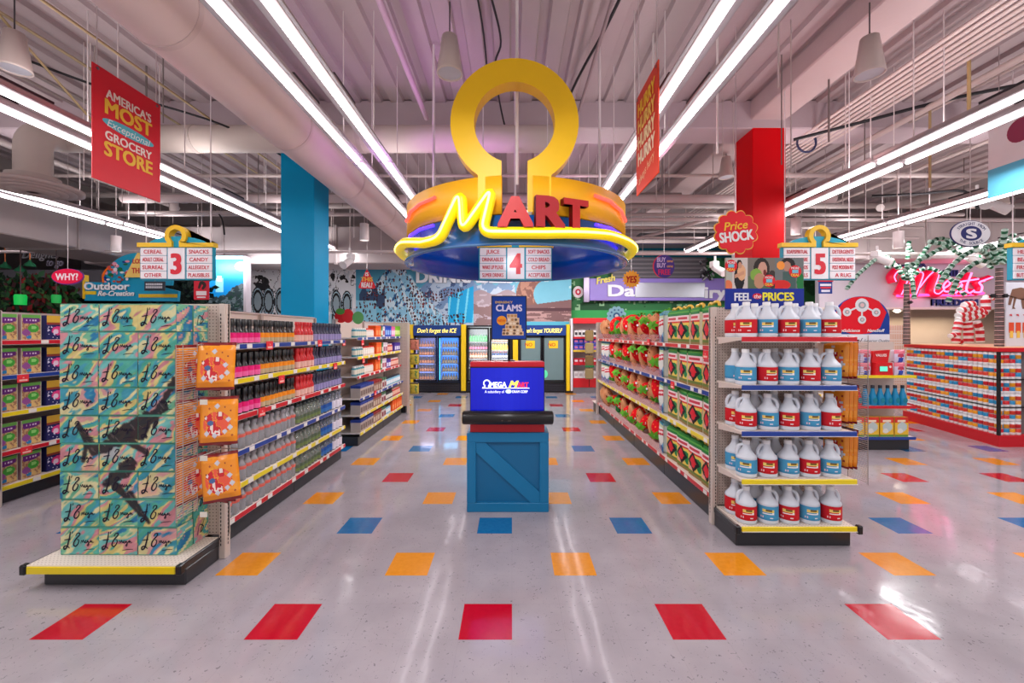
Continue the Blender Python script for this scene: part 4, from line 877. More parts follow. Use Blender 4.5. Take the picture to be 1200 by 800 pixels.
# far side rack before the coolers
t = thing('wire_rack', 'small hanging rack of yellow snack bags before the ice cooler', 'rack', (-2.19, 8.86, 0)); MB().cyl((-.03, 0, .5), (-.03, 0, 1.7), .008, (150, 140, 138), 6).build('rack_upright', 'metal', t)
for i, z in enumerate((1.62, 1.3, .98, .66)):
    MB().cyl((-.03, 0, z), (.1, 0, z), .005, (170, 160, 158), 6).build('peg_hook', 'metal', t)
    def mini(c1, c2):
        def fn():
            r = root('snack_pouch'); b = MB(); bl = lambda u, v: -.03*np.sqrt(np.clip(4*u*(1-u), 0, 1))*np.clip(np.minimum(v, 1-v)*5, 0, 1)
            fa = lambda u, v: put(put(base(u, c1), (fbm(u*4, v*4, 5) > .5), c2), v > .9, (60, 40, 30))
            b.paint(-.09, .09, 0, .24, 10, 12, fa, 0, bl, True); j = len(b.v); b.paint(-.09, .09, 0, .24, 10, 12, fa, 0, bl, True); b.xf(j, Matrix.Rotation(PI, 4, 'Z')); b.build('pouch', 'foil', r); return r
        return fn
    if i == 0: MINI = [Kind(mini((196, 120, 100), (150, 90, 70))), Kind(mini((190, 170, 60), (96, 130, 60)))]
    for k in range(2): MINI[0 if i == 0 else 1].put(f"{['front', 'back'][k]} snack pouch on the {ORD[i]} peg down before the ice cooler", 'snack bag', (-2.13, 8.84+.05*k, z-.25), .3*k, 'snack pouches before the ice cooler')
# ================================================================== jug display
t = thing('endcap_shelves', 'cream endcap shelves with red, blue and yellow rails holding white jugs', 'shelving', (2.31, 3.3, 0))
MB().box((-.48, .02, 0), (.46, .375, .13), KICK, .006).build('kick_base', 'plastic', t)
MB().box((-.485, -.02, .12), (-.47, .375, .165), KICK, .004).build('side_skirt', 'plastic', t)
for i, (z, rc) in enumerate(zip((.18, .56, .945, 1.315, 1.705), ('yellow', 'yellow', 'blue', 'blue', 'red'))):
    o = MB().box((-.46, -.03, z-.022), (.46, .375, z-.002), (222, 208, 196), .002).build('shelf', 'deck' if i == 0 else 'paint', t)
    MB().box((-.463, -.042, z-.036), (.463, -.028, z+.004), RAIL[rc], .004).box((-.463, -.046, z-.038), (.463, -.03, z-.034), (230, 226, 222)).build('price_rail', 'plastic', o)
    for s in (-1, 1): MB().prism([(0, 0), (.36, 0), (.36, -.06 if i else -.02), (0, -.018)], -.004, .004, (214, 198, 188)).xf(0, Matrix.Translation((s*.458, -.02, z-.004)) @ Matrix.Rotation(PI/2, 4, 'Z')).build('bracket', 'paint', o)
for s in (-1, 1): MB().box((s*.49-.02, -.045, .12), (s*.49+.02, .0, .19), (18, 18, 22), .008).build('corner_guard', 'plastic', t)
def jug(c1, c2):
    def fn():
        r = root('jug'); W = (214, 220, 230)
        b = MB().lathe([(.070, 0), (.078, .008), (.080, .03), (.077, .034), (.077, .15), (.079, .156), (.074, .170), (.056, .190), (.038, .215), (.029, .242), (.026, .268)], 20, W)
        b.tube(catmull([(.060, 0, .158), (.071, 0, .180), (.068, 0, .216), (.050, 0, .248), (.022, 0, .258)], 5), [.014]*16+[.012]*5, W, 8)
        b.build('jug_body', 'jug_white', r)
        def lab(u, v):
            img = base(u, c1); put(img, (v < .12), c2)
            for u0 in (.16, .66):
                put(img, (abs(u-u0-.045) < .085) & (abs(v-.70) < .10), (240, 212, 110)); put(img, (abs(u-u0-.055) < .05) & (abs(v-.70) < .055), (120, 96, 40))
                put(img, (abs(u-u0-.05) < .085) & (abs(v-.48-.1*(u-u0-.05)) < .05), (244, 238, 240)); put(img, (abs(u-u0+.06) < .012) & (abs(v-.22) < .08), (236, 200, 206)); put(img, (abs(u-u0+.02) < .008) & (abs(v-.22) < .08), (236, 200, 206)); put(img, (abs(u-u0-.10) < .02) & (abs(v-.2) < .03), (240, 230, 232))
            return img
        b = MB(); nx, nz = 64, 14; us = np.linspace(0, 1, nx+1); vs_ = np.linspace(0, 1, nz+1); U, V = np.meshgrid(us, vs_); A = 2*PI*U+PI
        pts = np.stack([.0792*np.cos(A), .0792*np.sin(A), .036+.112*V], -1).reshape(-1, 3); uc, vc = np.meshgrid((us[:-1]+us[1:])/2, (vs_[:-1]+vs_[1:])/2); col = linarr(lab(uc, vc)).reshape(-1, 3); k = nx+1
        b.add(pts.tolist(), [(j*k+i, j*k+i+1, j*k+k+i+1, j*k+k+i) for j in range(nz) for i in range(nx)], [tuple(c) for c in col], True); b.build('wrap_label', 'card', r)
        MB().lathe([(.029, .264), (.029, .29), (.026, .294)], 16, (238, 240, 244)).build('cap', 'plastic', r)
        return r
    return fn
JG = {'red': Kind(jug((206, 22, 36), (190, 16, 30))), 'blue': Kind(jug((70, 156, 200), (60, 140, 186)))}
JS = ['bottom shelf', 'fourth shelf down', 'third shelf down', 'second shelf down', 'top shelf']
random.seed(11)
for lev, z in enumerate((.18, .56, .945, 1.315, 1.705)):
    for row in range(2):
        for c_ in range(5):
            col = ('red', 'blue', 'red', 'blue', 'red')[c_] if lev in (0, 2, 4) else ('blue', 'red', 'blue', 'red', 'blue')[c_]
            x = 1.945+.1735*c_+random.uniform(-.005, .005); y = 3.375+.17*row
            rz = random.choice((0, PI))+random.uniform(-.35, .35) if row == 0 else random.uniform(-.5, .5)+PI*random.choice((0, 1))
            JG[col].put(f"white jug with {col} label, {ORD[c_]} from the aisle post, {['front', 'back'][row]} row, {JS[lev]}", 'jug', (x, y, z-.002), rz, 'white cleaner jugs')
# sign on top of the jug display
t = thing('topper_sign', 'photo and blue sign reading feel the prices above the jug shelves', 'sign', (2.295, 3.70, 0))
k = 3.70/F; px = lambda x: (x-600)*k-2.295; pz = lambda y: CH-(y-390)*k
MB().box((px(850), .0, pz(338)), (px(942), .012, pz(302)), (150, 140, 130), .002).build('photo_board', 'card', t)
b = MB()
def pict(x0, x1, fn): b.paint(px(x0), px(x1), pz(338), pz(302), 44, 44, fn, -.002)
def pa(u, v):
    img = base(u, (206, 196, 190)); put(img, u < .3, (176, 180, 170)); put(img, ell(u, v, .62, .35, .24, .42), (30, 30, 34)); put(img, ell(u, v, .72, .52, .2, .26), (222, 170, 130)); put(img, ell(u, v, .62, .82, .12, .12), (40, 30, 28)); put(img, ell(u, v, .65, .76, .09, .1), (196, 146, 120)); put(img, (abs(v-.42-.3*(u-.5)) < .06) & (u > .4) & (u < .85), (206, 150, 120)); put(img, ell(u, v, .1, .1, .2, .18), (226, 120, 80)); return img
def pb(u, v):
    img = base(u, (120, 112, 104)); put(img, v < .4, (90, 110, 80)); put(img, ell(u, v, .5, .64, .3, .36), (44, 36, 34)); put(img, ell(u, v, .54, .62, .17, .25), (206, 156, 136)); put(img, ell(u, v, .62, .52, .06, .1), (120, 40, 40)); put(img, ell(u, v, .3, .45, .22, .2), (130, 170, 70)); put(img, ell(u, v, .42, .25, .2, .25), (190, 140, 110)); put(img, ell(u, v, .9, .3, .16, .3), (60, 50, 46)); return img
def pc(u, v):
    img = base(u, (110, 116, 116)); put(img, ell(u, v, .45, .8, .25, .2), (34, 28, 28)); put(img, ell(u, v, .42, .72, .14, .16), (186, 136, 116)); put(img, ell(u, v, .2, .75, .14, .14), (240, 150, 60)); put(img, (abs(u-.5) < .22) & (v < .55), (70, 96, 92)); put(img, ell(u, v, .2, .12, .35, .16), (210, 40, 36)); put(img, ell(u, v, .9, .2, .14, .3), (30, 120, 60)); return img
pict(850.5, 876, pa); pict(876.5, 908, pb); pict(908, 941.5, pc); b.build('photo_print', 'card', t)
b = MB()
for x, y in ((856.5, 311.5), (901, 329), (931.5, 318)):
    b.disc(px(x), pz(y), 7.2*k, 7.2*k, -.004, (222, 30, 44)); b.box((px(x-3.5), -.006, pz(y+2)), (px(x+3.5), -.005, pz(y-2)), (120, 190, 210)); b.text('MORE', px(x), pz(y-4), 2.6*k, WHITE, -.006, .02); b.text('DEAL', px(x), pz(y+4.2), 3*k, (246, 200, 80), -.006, .03)
b.build('round_sticker', 'card', t)
MB().box((px(850), -.004, pz(362)), (px(942), .012, pz(338)), (20, 44, 146), .002).build('blue_board', 'card', t)
b = MB().text('FEEL', px(870), pz(347.5), 9.5*k, (236, 236, 246), -.007, .035, w=19*k).text('PRICES', px(911.5), pz(347.2), 9.8*k, (244, 230, 60), -.007, .035, w=36*k); b.disc(px(887), pz(347), 5.5*k, 3.4*k, -.006, (214, 30, 50)); b.text('the', px(887), pz(347), 5*k, (250, 220, 226), -.009, .02, .2, w=8*k); b.build('lettering', 'card', t)
# ================================================================== strawberry aisle stock
def dia_art(u, v):
    img = base(u, (236, 206, 90)); put(img, fbm(u*4, v*4, 2) > .55, (228, 176, 120)); put(img, v > .86, (40, 130, 60)); put(img, v > .95, (96, 176, 70))
    put(img, (v > .70) & (v < .87), (240, 214, 214)); put(img, (v > .75) & (v < .83) & (vn(u*16, v*3, 3) > .35) & (u > .1) & (u < .9), (206, 60, 80)); put(img, (v > .64) & (v < .70), (220, 60, 50))
    put(img, ell(u, v, .78, .45, .2, .13) | ell(u, v, .86, .3, .14, .1), (30, 130, 70)); put(img, abs(u-.45)/.46+abs(v-.42)/.29 < 1, (24, 20, 26))
    for x, y in ((.45, .52), (.36, .44), (.54, .42), (.45, .34), (.45, .44)): put(img, abs(u-x)/.16+abs(v-y)/.095 < 1, (222, 36, 52))
    put(img, ell(u, v, .2, .22, .16, .05), (236, 170, 160)); put(img, v < .16, (110, 130, 60)); put(img, v < .07, (150, 120, 70)); return img
def dia_bag():
    r = root('gardening_bag'); w_, h_, d = .275, .36, .13
    bl = lambda u, v: -.018*np.sin(PI*u)*np.sin(PI*np.clip(v, .05, .95))
    b = MB().box((-w_/2, .002, 0), (w_/2, d, h_*.94), (226, 220, 190), .01).paint(-w_/2, w_/2, .0, h_, 30, 40, dia_art, 0, bl, True); b.build('paper_bag', 'card', r)
    MB().prism([(-w_/2, h_*.9), (w_/2, h_*.9), (w_/2-.02, h_+.02), (-w_/2+.02, h_+.025)], .01, d*.8, (60, 150, 70)).build('folded_top', 'card', r)
    b = MB().tube(catmull([(-.11, .05, h_+.01), (-.07, .05, h_+.05), (0, .04, h_+.035), (.05, .04, h_+.055), (.1, .05, h_+.05), (.12, .05, h_+.012)], 5), .015, (244, 196, 70), 6); b.build('carry_handle', 'foil', r)
    return r
def wave_art(u, v):
    img = base(u, (226, 226, 220)); put(img, v > .82, (190, 206, 160)); put(img, (abs(v-.64-.1*(u-.5)) < .10) & (u > .12), (206, 40, 60)); put(img, (abs(v-.65-.1*(u-.5)) < .035) & (u > .2), (240, 220, 220)); put(img, v < .30+.1*np.sin(u*7), (40, 110, 170)); put(img, (v < .3+.1*np.sin(u*7)) & (fbm(u*6, v*8, 4) > .52), (130, 190, 220)); put(img, v > .93, (60, 140, 170)); return img
def wave_bag():
    r = root('litter_bag'); w_, h_, d = .28, .37, .14
    bl = lambda u, v: -.03*np.sin(PI*u)*np.sin(PI*np.clip(v, .03, .97))
    b = MB().box((-w_/2, .002, 0), (w_/2, d, h_*.94), (216, 220, 214), .02).paint(-w_/2, w_/2, 0, h_, 28, 36, wave_art, 0, bl, True); b.build('paper_bag', 'card', r)
    MB().prism([(-w_/2, h_*.92), (w_/2, h_*.92), (w_/2-.03, h_+.03), (-w_/2+.02, h_+.01)], .02, d*.7, (120, 180, 190)).build('folded_top', 'card', r); return r
def strawberry():
    r = root('plush_strawberry'); n, m = 28, 22; b = MB(); vs, fs, cs = [], [], []
    for j in range(m+1):
        t_ = j/m; z = .40*t_; rad = .155*(math.sin(PI*min(1, (t_*.93+.07))**.75)**.8 if 0 < t_ < 1 else .02)
        for i in range(n):
            a = 2*PI*i/n; vs.append((rad*math.cos(a), rad*.72*math.sin(a), z))
    for j in range(m):
        for i in range(n):
            i2 = (i+1) % n; fs.append((j*n+i, j*n+i2, j*n+n+i2, j*n+n+i)); cs.append(lin((244, 120, 60)) if (i+2*(j % 2)) % 4 == 0 and j % 3 == 1 and h2(i, j, 2) > .35 else lin((226, 22, 34)))
    b.add(vs, fs, cs, True); b.build('plush_body', 'plush', r)
    b = MB()
    for k in range(6):
        a = 2*PI*k/6; d = Vector((math.cos(a), .75*math.sin(a), 0)); s = Vector((-d.y, d.x, 0)); q = [Vector((0, 0, .412)), d*.05+s*.03+Vector((0, 0, .416)), d*.105+Vector((0, 0, .392)), d*.05-s*.03+Vector((0, 0, .416))]
        b.add(q, [(0, 3, 2, 1)], (86, 160, 50), True); b.add([p+Vector((0, 0, .006)) for p in q], [(0, 1, 2, 3)], (110, 190, 60), True)
    b.tube([(0, 0, .40), (.01, 0, .44)], .014, (110, 180, 70), 6); b.build('leaf_crown', 'plush', r); return r
def potato():
    r = root('plush_potato'); n, m = 22, 18; b = MB(); vs, fs, cs = [], [], []
    for j in range(m+1):
        t_ = j/m; rad = .105*max(math.sin(PI*t_), .03)**.6
        for i in range(n):
            a = 2*PI*i/n; q = 1+.09*math.sin(2*a+t_*4)+.06*math.sin(3*a+1+t_*7); vs.append((rad*q*math.cos(a)+.012*math.sin(t_*5), rad*q*.75*math.sin(a), .37*t_))
    for j in range(m):
        for i in range(n):
            i2 = (i+1) % n; fs.append((j*n+i, j*n+i2, j*n+n+i2, j*n+n+i)); k_ = h2(i, j, 5); g = .5+.5*math.sin(i*.9+j*.6); cs.append(lin((120, 66, 40)) if k_ > .95 else lin((206+18*g, 138+26*g, 94+24*g)))
    b.add(vs, fs, cs, True); b.build('plush_body', 'plush', r)
    MB().box((-.02, -.105, .2), (.02, -.095, .23), (236, 230, 236), .004).build('care_tag', 'card', r); return r
def cucumber():
    r = root('plush_pickle'); b = MB(); b.tube([(0, 0, .01), (.004, 0, .05), (.01, 0, .18), (.004, 0, .3), (0, 0, .34)], [.02, .055, .07, .055, .02], (60, 140, 80), 16); i = len(b.v)
    b.build('plush_body', 'plush', r); b = MB()
    for k in range(14): a = k*2.4; z = .05+.018*k; b.lathe([(.008, 0), (.001, .008)], 6, (150, 200, 120), (.062*math.cos(a), .062*math.sin(a), z))
    b.build('plush_bump', 'plush', r); return r
DB, WB, SB, PO, CU = Kind(dia_bag), Kind(wave_bag), Kind(strawberry), Kind(potato), Kind(cucumber)
RS = ['bottom shelf', 'third shelf down', 'second shelf down', 'top shelf']; XF = RX-.40
random.seed(5)
for lev, z in enumerate(RV):
    z += .0085
    for k in range(4):
        DB.put(f'{ORD[k]} black diamond print bag from the jug display, {RS[lev]}', 'bag', (XF, 3.905+.292*k, z), -PI/2+random.uniform(-.12, .12), 'black diamond print bags')
    WB.put(f'white bag with blue wave print and red word, {RS[lev]}', 'bag', (XF+.01, 5.17, z), -PI/2-.18, 'blue wave print bags')
    y = 5.42; k = ks = kp = 0
    while y < 8.0:
        typ = 'pickle' if (lev in (0, 3) and k == 9) else ('strawberry' if k % 2 == 0 else 'potato')
        x = XF+.075+random.uniform(-.01, .02); tx, ty = random.uniform(-.12, .28), random.uniform(-.25, .25)
        n_ = ks if typ == 'strawberry' else kp
        if typ == 'strawberry': o = SB.put(f'{ORD[ks]} plush strawberry from the wave bag, front row, {RS[lev]}', 'plush toy', (x, y, z+.01), 0, 'plush strawberries'); ks += 1
        elif typ == 'potato': o = PO.put(f'{ORD[kp]} plush potato from the wave bag, front row, {RS[lev]}', 'plush toy', (x, y, z+.01), 0, 'plush potatoes'); kp += 1
        else: o = CU.put(f'green plush pickle among the strawberries, {RS[lev]}', 'plush toy', (x, y, z+.01), 0, 'plush pickles')
        s_ = random.uniform(.93, 1.0) if typ == 'strawberry' else random.uniform(.95, 1.08); o.scale = (s_,)*3
        if typ == 'strawberry':          # leaf crown turned towards the aisle, tip pointing up and back
            v = Vector((-.55+random.uniform(-.12, .12), random.uniform(-.65, -.3), random.choice((-.75, -.15, .1, .3))+random.uniform(-.1, .1))).normalized()
            o.rotation_euler = v.to_track_quat('Z', 'Y').to_euler(); ext = .40*s_*abs(v.z)+.15*s_*math.sqrt(1-v.z*v.z)
            o.location = Vector((XF+.10, y, z+.012+s_*(.21*abs(v.z)+.155*math.sqrt(1-v.z*v.z))))-v*.21*s_
        else: o.rotation_euler = (ty*.4, tx*.6, -PI/2+random.uniform(-.3, .3))
        y += .235; k += 1
    y = 5.5; k = 0
    while y < 8.0:
        if k % 2: o = PO.put(f'{ORD[k//2]} plush potato from the wave bag, back row, {RS[lev]}', 'plush toy', (XF+.26, y, z+.04), 0, 'plush potatoes')
        else: o = SB.put(f'{ORD[k//2]} plush strawberry from the wave bag, back row, {RS[lev]}', 'plush toy', (XF+.26, y, z+.04), 0, 'plush strawberries')
        o.rotation_euler = (random.uniform(-.15, .15), random.uniform(-.1, .1), random.uniform(0, 6)); y += .27; k += 1
    for k in range(2): WB.put(f'{ORD[k]} blue and white bag at the cooler end, {RS[lev]}', 'bag', (XF+.02, 8.18+.29*k, z), -PI/2+.1, 'blue wave print bags at the cooler end') if lev in (1, 2) else PO.put(f'{ORD[k]} big plush potato at the cooler end, {RS[lev]}', 'plush toy', (XF+.05, 8.2+.27*k, z+.01), .5*k, 'plush potatoes')
# ================================================================== cereal
def cer_art(u, v):
    img = base(u, (206, 170, 120)); put(img, fbm(u*8, v*10, 4) > .5, (170, 120, 90)); put(img, v > .88, (110, 180, 80)); put(img, (v > .7-.06*np.sin(u*4)) & (v < .88) & (u > .1) & (u < .92), (110, 40, 130)); put(img, (abs(v-.78) < .04) & (u > .2) & (u < .8) & (vn(u*14, v*4, 2) > .35), (236, 210, 240))
    put(img, ell(u, v, .6, .46, .28, .16), (70, 170, 60)); put(img, ell(u, v, .62, .5, .14, .07), (150, 220, 120)); put(img, ell(u, v, .25, .3, .2, .13), (150, 80, 150)); put(img, ell(u, v, .45, .12, .2, .06), (40, 130, 190)); put(img, (v < .28) & (u > .5) & (fbm(u*9, v*9, 7) > .45), (226, 190, 120)); put(img, (u < .04) | (u > .97), (190, 190, 170)); return img
def cer2_art(u, v):
    img = base(u, (34, 34, 96)); put(img, v > .72, (226, 180, 60)); put(img, (v > .62) & (v < .72), (150, 60, 40)); put(img, ell(u, v, .55, .38, .3, .18), (226, 60, 130)); put(img, ell(u, v, .45, .34, .14, .1), (240, 210, 230)); put(img, (fbm(u*10, v*10, 3) > .66) & (v < .6), (226, 220, 240)); return img
def cereal(art, nm):
    def fn():
        r = root(nm); w_, h_, d = .2, .275, .07
        MB().box((-w_/2, .001, 0), (w_/2, d, h_), (150, 110, 120) if art is cer_art else (36, 36, 90), .002).paint(-w_/2, w_/2, 0, h_, 24, 32, art, 0).build('carton_box', 'card', r); return r
    return fn
CA, CB = Kind(cereal(cer_art, 'cereal_box')), Kind(cereal(cer2_art, 'cereal_box'))
CS = ['bottom shelf', 'fourth shelf down', 'third shelf down', 'second shelf down', 'top shelf']
for lev, z in enumerate(CV):
    for k in range(2): CA.put(f'{ORD[k]} tan cereal box with green character blob, {CS[lev]} at the photo edge', 'cereal box', (-5.2, 4.15+.215*k+.03, z+.0085), PI/2+.08, 'tan and purple cereal boxes')
    for k in range(4): CB.put(f'{ORD[k]} navy cereal box with pink splash, {CS[lev]} beside the tan boxes', 'cereal box', (-5.2, 4.64+.21*k, z+.0085), PI/2, 'navy and yellow cereal boxes')
# ================================================================== crate kiosk
B1, B2 = (0, 98, 146), (0, 112, 162)
t = thing('crate_pedestal', 'turquoise blue wooden crate pedestal with diagonal brace in the aisle middle', 'crate', (-.041, 3.944, 0))
MB().box((-.39, .03, .005), (.39, .3, .755), B1, .004).build('crate_panel', 'paint', t)
for n_, a, c2 in (('frame_board', (-.3975, 0, 0), (.3975, .05, .088)), ('frame_board', (-.3975, 0, .677), (.3975, .05, .77)), ('frame_board', (-.3975, 0, .088), (-.31, .05, .677)), ('frame_board', (.31, 0, .088), (.3975, .05, .677))):
    MB().box(a, c2, B2, .004).build(n_, 'paint', t)
MB().prism([(-.31, .677), (-.31, .575), (.225, .088), (.31, .088), (.31, .19), (-.225, .677)], .012, .035, B2).build('diagonal_brace', 'paint', t)
MB().box((-.3975, .05, .745), (.3975, .31, .77), (20, 120, 170), .003).build('top_board', 'paint', t)
for s in (-1, 1): MB().box((s*.385-.0125, .05, 0), (s*.385+.0125, .3, .745), B2, .003).build('side_board', 'paint', t)
t = thing('screen_plinth', 'red box standing on the blue crate behind the screen', 'stand', (-.046, 3.97, .77)); MB().box((-.363, 0, 0), (.363, .2, .684), (196, 12, 34), .004).build('plinth_body', 'paint', t); MB().box((-.363, -.001, .64), (.363, .2, .686), (206, 16, 40), .003).build('top_trim', 'paint', t)
t = thing('monitor', 'wide screen showing a supermarket logo on deep blue above the crate', 'monitor', (-.046, 3.945, .985))
MB().box((-.362, -.012, -.005), (.362, .02, .425), (16, 16, 22), .004).build('bezel', 'plastic', t)
b = MB().paint(-.354, .354, .004, .417, 12, 8, lambda u, v: base(u, (8, 24, 176))-8*np.abs(u-.5)[..., None]*4, -.0135); sc_o = b.build('screen', 'screen', t)
b = MB(); kx = .354*2/86; X = lambda x: (x-594.5)*kx; Z = lambda y: .417-(y-431)*kx; W = (240, 244, 255)
b.prism(omega_poly(X(570.5), Z(449), 4.3*kx, 2.9*kx, 1.6*kx, Z(454), 5*kx, Z(453.2)), -.0155, -.0145, W)
b.text('MEGA', X(584), Z(450.5), 6.4*kx, W, -.0155, .035, w=19*kx).text('M', X(602), Z(450), 8.5*kx, (246, 220, 90), -.0155, .045, .35, w=11*kx).text('ART', X(613), Z(450.8), 6.2*kx, (226, 36, 60), -.0155, .035, w=12.5*kx)
b.box((X(565), -.0155, Z(455.2)), (X(620.5), -.0148, Z(454.2)), W); b.text('A subsidiary of', X(579.5), Z(458.8), 3.3*kx, W, -.0155, .012, w=23*kx).disc(X(596), Z(458.6), 3.6*kx, 2.4*kx, -.0155, (190, 220, 210)).text('DRAM CORP', X(609.5), Z(458.8), 3.2*kx, W, -.0155, .02, w=18*kx)
b.build('lettering', 'soft_glow', sc_o)
t = thing('soundbar', 'long black rounded speaker bar under the blue screen', 'speaker', (-.04, 3.90, .928))
b = MB(); b.tube([(-.435, 0, 0), (-.425, 0, 0), (.425, 0, 0), (.435, 0, 0)], [.055, .066, .066, .055], (26, 24, 24), 20); b.build('speaker_body', 'plastic', t); MB().box((-.06, -.067, -.02), (-.045, -.064, -.012), (90, 70, 60)).box((.0, -.067, -.02), (.03, -.064, -.014), (80, 66, 60)).build('button', 'plastic', t)
MB().box((-.1, .04, -.03), (.1, .08, .03), (20, 20, 22)).build('mount', 'plastic', t)
# clam sign on a pole
Yc = 4.12; k = Yc/F; px = lambda x: (x-600)*k; pz = lambda y: CH-(y-390)*k
t = thing('poster_stand', 'blue framed poster on a thin pole reading clams above the red box', 'poster', ((596.5-600)*k, Yc, 0)); ox = (596.5-600)*k
MB().box((-20.8*k, 0, pz(398)), (20.8*k, .02, pz(346.3)), (18, 18, 24), .003).build('poster_frame', 'plastic', t)
po = MB().box((-19.6*k, -.003, pz(396.8)), (19.6*k, .002, pz(347.5)), (16, 66, 168)).build('poster', 'card', t)
b = MB().text('EMERGENCY', -6*k, pz(354), 2.6*k, (230, 190, 90), -.006, .03, w=20*k, align=0).text('CLAMS', 0, pz(360.5), 7.8*k, (226, 222, 250), -.006, .04, w=30*k); b.disc(-8.6*k, pz(375.5), 5.8*k, 5.5*k, -.006, (244, 160, 40)).text('NEW', -8.6*k, pz(375.5), 3*k, (220, 60, 30), -.008, .02)
random.seed(2)
for i, (x, y, w_) in enumerate([(3.5, 370, 12), (5, 374.5, 14), (4, 379, 16), (5, 383, 19), (4, 387, 23), (4.5, 390.5, 25)]):
    b.box(((x-w_/2)*k, -.006-.0005*i, pz(y+2.4)), ((x+w_/2)*k, -.005, pz(y-2.2)), (226, 196, 160))
    for q in range(int(w_/4)): b.disc((x-w_/2+2+q*4)*k, pz(y), 1.7*k, 1.5*k, -.0075-.0005*i, random.choice(((196, 140, 90), (240, 222, 200), (120, 90, 70))), 10)
b.build('print', 'card', po)
MB().cyl((0, .03, 1.455), (0, .03, pz(360)), .012, (18, 18, 22), 10).build('pole', 'metal', t); MB().box((-.06, -.02, 1.454), (.06, .08, 1.464), (18, 18, 22), .002).build('foot_plate', 'metal', t)
# ================================================================== coolers along the back
YC = 11.8; k = YC/F
def PX(x): return (x-600)*k
def PZ(y): return CH-(y-390)*k
def cooler(name, label, x0, x1, head, inside, text_=None, door_m='glass_pane', door_c=(200, 220, 230), frost=False, top=381):
    t = thing(name, label, 'cooler', (PX((x0+x1)/2), YC, 0)); w_ = (x1-x0)*k; zt = PZ(top); zh = PZ(393) if head else PZ(top+2)
    b = MB().box((-w_/2, .0, 0), (-w_/2+.03, .7, zt), (26, 26, 30)).box((w_/2-.03, 0, 0), (w_/2, .7, zt), (26, 26, 30)).box((-w_/2, .66, 0), (w_/2, .7, zt), inside).box((-w_/2, 0, zt-.04), (w_/2, .7, zt), (26, 26, 30)).box((-w_/2, .05, .3), (w_/2, .7, .34), inside).box((-w_/2, .06, 0), (w_/2, .2, .3), (24, 24, 28)); b.build('cabinet_shell', 'plastic', t)
    b = MB()
    for q in range(5): b.box((-w_/2+.03, .03, .05+.045*q), (w_/2-.03, .06, .075+.045*q), (84, 84, 92))
    b.build('base_grille', 'metal', t)
    if head:
        o = MB().box((-w_/2, -.06, PZ(393)), (w_/2, .02, zt), (8, 56, 130), .004).build('header_panel', 'paint', t)
        MB().text(text_, 0, PZ(387), 5.2*k, (248, 226, 110), -.063, .02, .3, w=w_*.84).build('lettering', 'soft_glow', o)
    for s in (-1, 1):
        a, c2 = (-w_/2+.02, -.01) if s < 0 else (.01, w_/2-.02); f = .045
        d = MB().box((a, -.02, .33), (a+f, .02, zh-.02), (22, 22, 26)).box((c2-f, -.02, .33), (c2, .02, zh-.02), (22, 22, 26)).box((a, -.02, .33), (c2, .02, .33+f), (22, 22, 26)).box((a, -.02, zh-.02-f), (c2, .02, zh-.02), (22, 22, 26)).build('glass_door', 'plastic', t)
        MB().box((a+f, -.006, .33+f), (c2-f, .006, zh-.02-f), door_c).build('door_pane', door_m, d)
        MB().box((-s*.045+(0 if 1 else 0)-.01+(c2 if s < 0 else a), -.05, .95), (-s*.045+.01+(c2 if s < 0 else a), -.02, 1.25), (60, 60, 66), .004).build('door_handle', 'metal', d)
        if frost: MB().box(((a+c2)/2-.14, -.012, PZ(408)), ((a+c2)/2+.12, -.007, PZ(399)), (236, 196, 40)).text('NO', (a+c2)/2-.06, PZ(403.5), .1, (200, 30, 30), -.014, .02).build('door_sticker', 'card', d)
    return t, w_, zh
t, w_, zh = cooler('ice_cooler', 'two door glass cooler under a blue header about forgetting the ice', 485, 540, True, (70, 90, 130), "Don't forget the ICE")
SHZ = [.36, .60, .84, 1.08, 1.32]
for q, z in enumerate(SHZ):
    MB().box((-w_/2+.04, .08, z-.02), (w_/2-.04, .6, z), (120, 140, 190)).build('cooler_shelf', 'plastic', t)
for s in (-1, 1):
    b = MB().box((s*(w_/2-.05)-.012, .06, .36), (s*(w_/2-.05)+.012, .08, zh-.08), (60, 170, 255) if s > 0 else (190, 180, 255)).box((s*.06-.012, .06, .36), (s*.06+.012, .08, zh-.08), (60, 190, 255) if s > 0 else (200, 190, 255))
    b.build('light_strip', 'cool_glow', t)
    MB().box((.0 if s > 0 else -w_/2+.04, .645, .36), (w_/2-.04 if s > 0 else -.02, .655, zh-.05), (16, 120, 226) if s > 0 else (90, 96, 150)).build('glow_back', 'soft_glow' if s > 0 else 'channel_glow', t)  # back made to glow, standing in for light inside the cooler
    lamp('cooler_glow', 'AREA', (t.location.x+s*w_/4, YC+.07, 1.0), 5, (.15, .55, 1) if s > 0 else (.6, .6, 1), shape='RECTANGLE', size=.4, size_y=1.2).rotation_euler = (PI/2, 0, 0)
    lamp('cooler_glow', 'AREA', (t.location.x+s*w_/4, YC+.3, 1.62), 4, (.2, .6, 1) if s > 0 else (.7, .7, 1), shape='RECTANGLE', size=.4, size_y=.3)
def brown():
    r = root('root_beer_bottle'); MB().lathe([(.034, 0), (.036, .01), (.036, .1), (.015, .15), (.013, .19)], 8, (96, 44, 20)).build('glass_body', 'plastic', r); MB().lathe([(.037, .02), (.037, .09)], 8, (190, 116, 60), cap=False).build('paper_label', 'card', r); return r
BB = Kind(brown)
